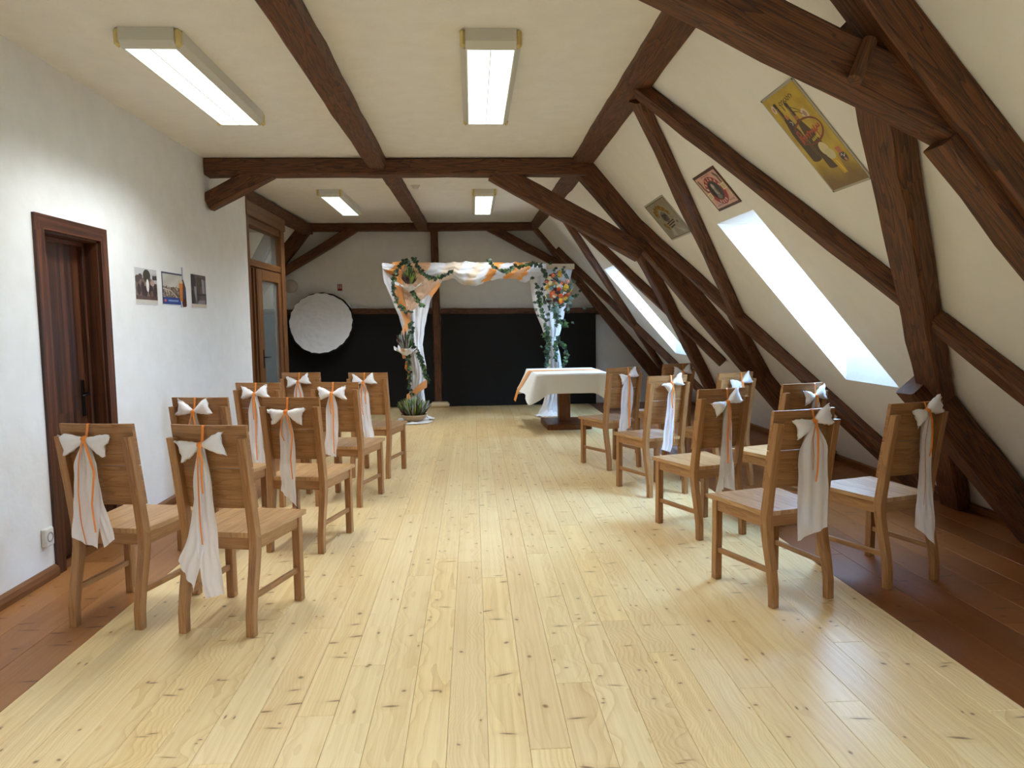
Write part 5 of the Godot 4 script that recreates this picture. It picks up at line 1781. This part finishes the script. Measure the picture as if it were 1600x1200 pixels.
	var lime := ["lime_sprigs", cloth_mat(Color(0.5, 0.56, 0.2), 0.2, 0.7)]
	var silver := ["silver_sprigs", cloth_mat(Color(0.56, 0.6, 0.56), 0.2, 0.7)]
	var h1 := thing("heather_bunch", "plum heather in white paper at the top left of the arch", "heather", Vector3(-0.89, 2.02, -10.55), "heather on the arch")
	sprigs(h1, 0.1, 0.22, 40, 3, [plum, green, lime], Vector3(0, 0.0, 0))
	wrap_paper(h1, 0.17, -0.12, 0.04, 5)
	h1.rotation.x = 0.35
	var h2 := thing("heather_bunch", "plum and green heather in white paper halfway down the left column", "heather", Vector3(-0.97, 1.09, -10.58), "heather on the arch")
	sprigs(h2, 0.11, 0.24, 36, 7, [green, plum, silver], Vector3.ZERO)
	wrap_paper(h2, 0.15, -0.12, 0.03, 9)
	h2.rotation.x = 0.2
	var h3 := thing("heather_bowl", "bowl of green and silver heather at the foot of the left column", "heather", Vector3(-0.87, 0.03, -10.5), "heather on the arch")
	part("bowl", lathe_mesh(Transform3D.IDENTITY, [[0.0, 0.0], [0.11, 0.0], [0.17, 0.045], [0.19, 0.095], [0.18, 0.095], [0.16, 0.05], [0.0, 0.04]], 32), M.bowl, h3)
	sprigs(h3, 0.2, 0.3, 80, 11, [green, silver, lime, plum], Vector3(0, 0.05, 0))
	var cl := part("ground_cloth", puddle(0.3, 13), M.linen)
	cl.position = Vector3(-0.9, 0.006, -10.5)
	tag(cl, "crumpled white cloth under the heather bowl", "cloth")

func puddle(r: float, sd: int) -> Mesh:
	var nz := noise(sd, 1.0, 3)
	var rows := []
	for i in 10:
		var f := i / 9.0
		var row := []
		for k in 61:
			var a := TAU * k / 60.0
			var rr := r * f * (1.0 + 0.18 * nz.get_noise_2d(cos(a) * 1.7, sin(a) * 1.7))
			row.append(Vector3(cos(a) * rr, 0.018 + 0.035 * f * (1.0 - f) * (1.5 + sin(a * 8.0 + f * 4.0)) - 0.012 * f, sin(a) * rr * 0.7))
		rows.append(row)
	return sheet(rows)

func bloom(kind: int) -> Mesh:
	# layered rose-like head facing +z
	var st := new_st()
	for ring in 3:
		var n := 5 + ring
		for k in n:
			var a := TAU * k / n + ring * 0.5
			var r := 0.009 + 0.010 * ring
			var d := Vector3(cos(a), sin(a), 0)
			var s := Vector3(-sin(a), cos(a), 0)
			var b := d * r * 0.3
			var m := d * r + Vector3(0, 0, 0.018 - 0.004 * ring)
			var tp := d * (r + 0.008) + Vector3(0, 0, 0.02 - 0.008 * ring)
			var w := 0.012 + 0.003 * ring
			grid(st, [[b - s * w * 0.4, b, b + s * w * 0.4], [m - s * w, m + d * 0.003, m + s * w], [tp - s * w * 0.5, tp, tp + s * w * 0.5]])
	var bl := new_st()
	lathe(st, Transform3D(Basis(Vector3.RIGHT, PI / 2), Vector3(0, 0, 0.006)), [[0.0, 0.018], [0.008, 0.015], [0.011, 0.005], [0.0, 0.0]], 8)
	st.generate_normals()
	return st.commit()

func v3(a: Array) -> Array:
	var o := []
	for p in a:
		o.append(Vector3(p[0], p[1], 0))
	return o

func v3z(a: Array, z: float) -> Array:
	var o := []
	for p in a:
		o.append(Vector3(p[0], p[1], z))
	return o

# ---------------------------------------------------------------- start
func _ready() -> void:
	var cam := Camera3D.new()
	cam.name = "camera"
	add_child(cam)
	cam.transform = Transform3D(Basis(Vector3(0.998427, -0.012834, 0.054585), Vector3(0.017474, 0.996194, -0.085399), Vector3(-0.053281, 0.086218, 0.994851)), Vector3(0, 1.45, 0))
	cam.fov = 55.93
	cam.near = 0.05
	cam.far = 100.0
	cam.current = true
	var env := Environment.new()
	env.background_mode = Environment.BG_SKY
	var sm := ProceduralSkyMaterial.new()
	sm.sky_top_color = Color(0.6, 0.79, 1.0)
	sm.sky_horizon_color = Color(0.82, 0.92, 1.0)
	sm.ground_bottom_color = Color(0.3, 0.3, 0.3)
	sm.ground_horizon_color = Color(0.6, 0.62, 0.64)
	sm.sky_energy_multiplier = 1.0
	var sky := Sky.new()
	sky.sky_material = sm
	env.sky = sky
	env.background_energy_multiplier = 40.0
	env.tonemap_mode = Environment.TONE_MAPPER_LINEAR
	env.tonemap_exposure = 1.33
	env.sdfgi_enabled = true
	env.ssao_enabled = true
	env.ssil_enabled = true
	var we := WorldEnvironment.new()
	we.environment = env
	add_child(we)
	make_materials()
	build_floor()
	build_shell()
	build_lamps()
	build_doors()
	build_timbers()
	chairs()
	build_table()
	build_arch()
	build_backdrop()
	build_signs()
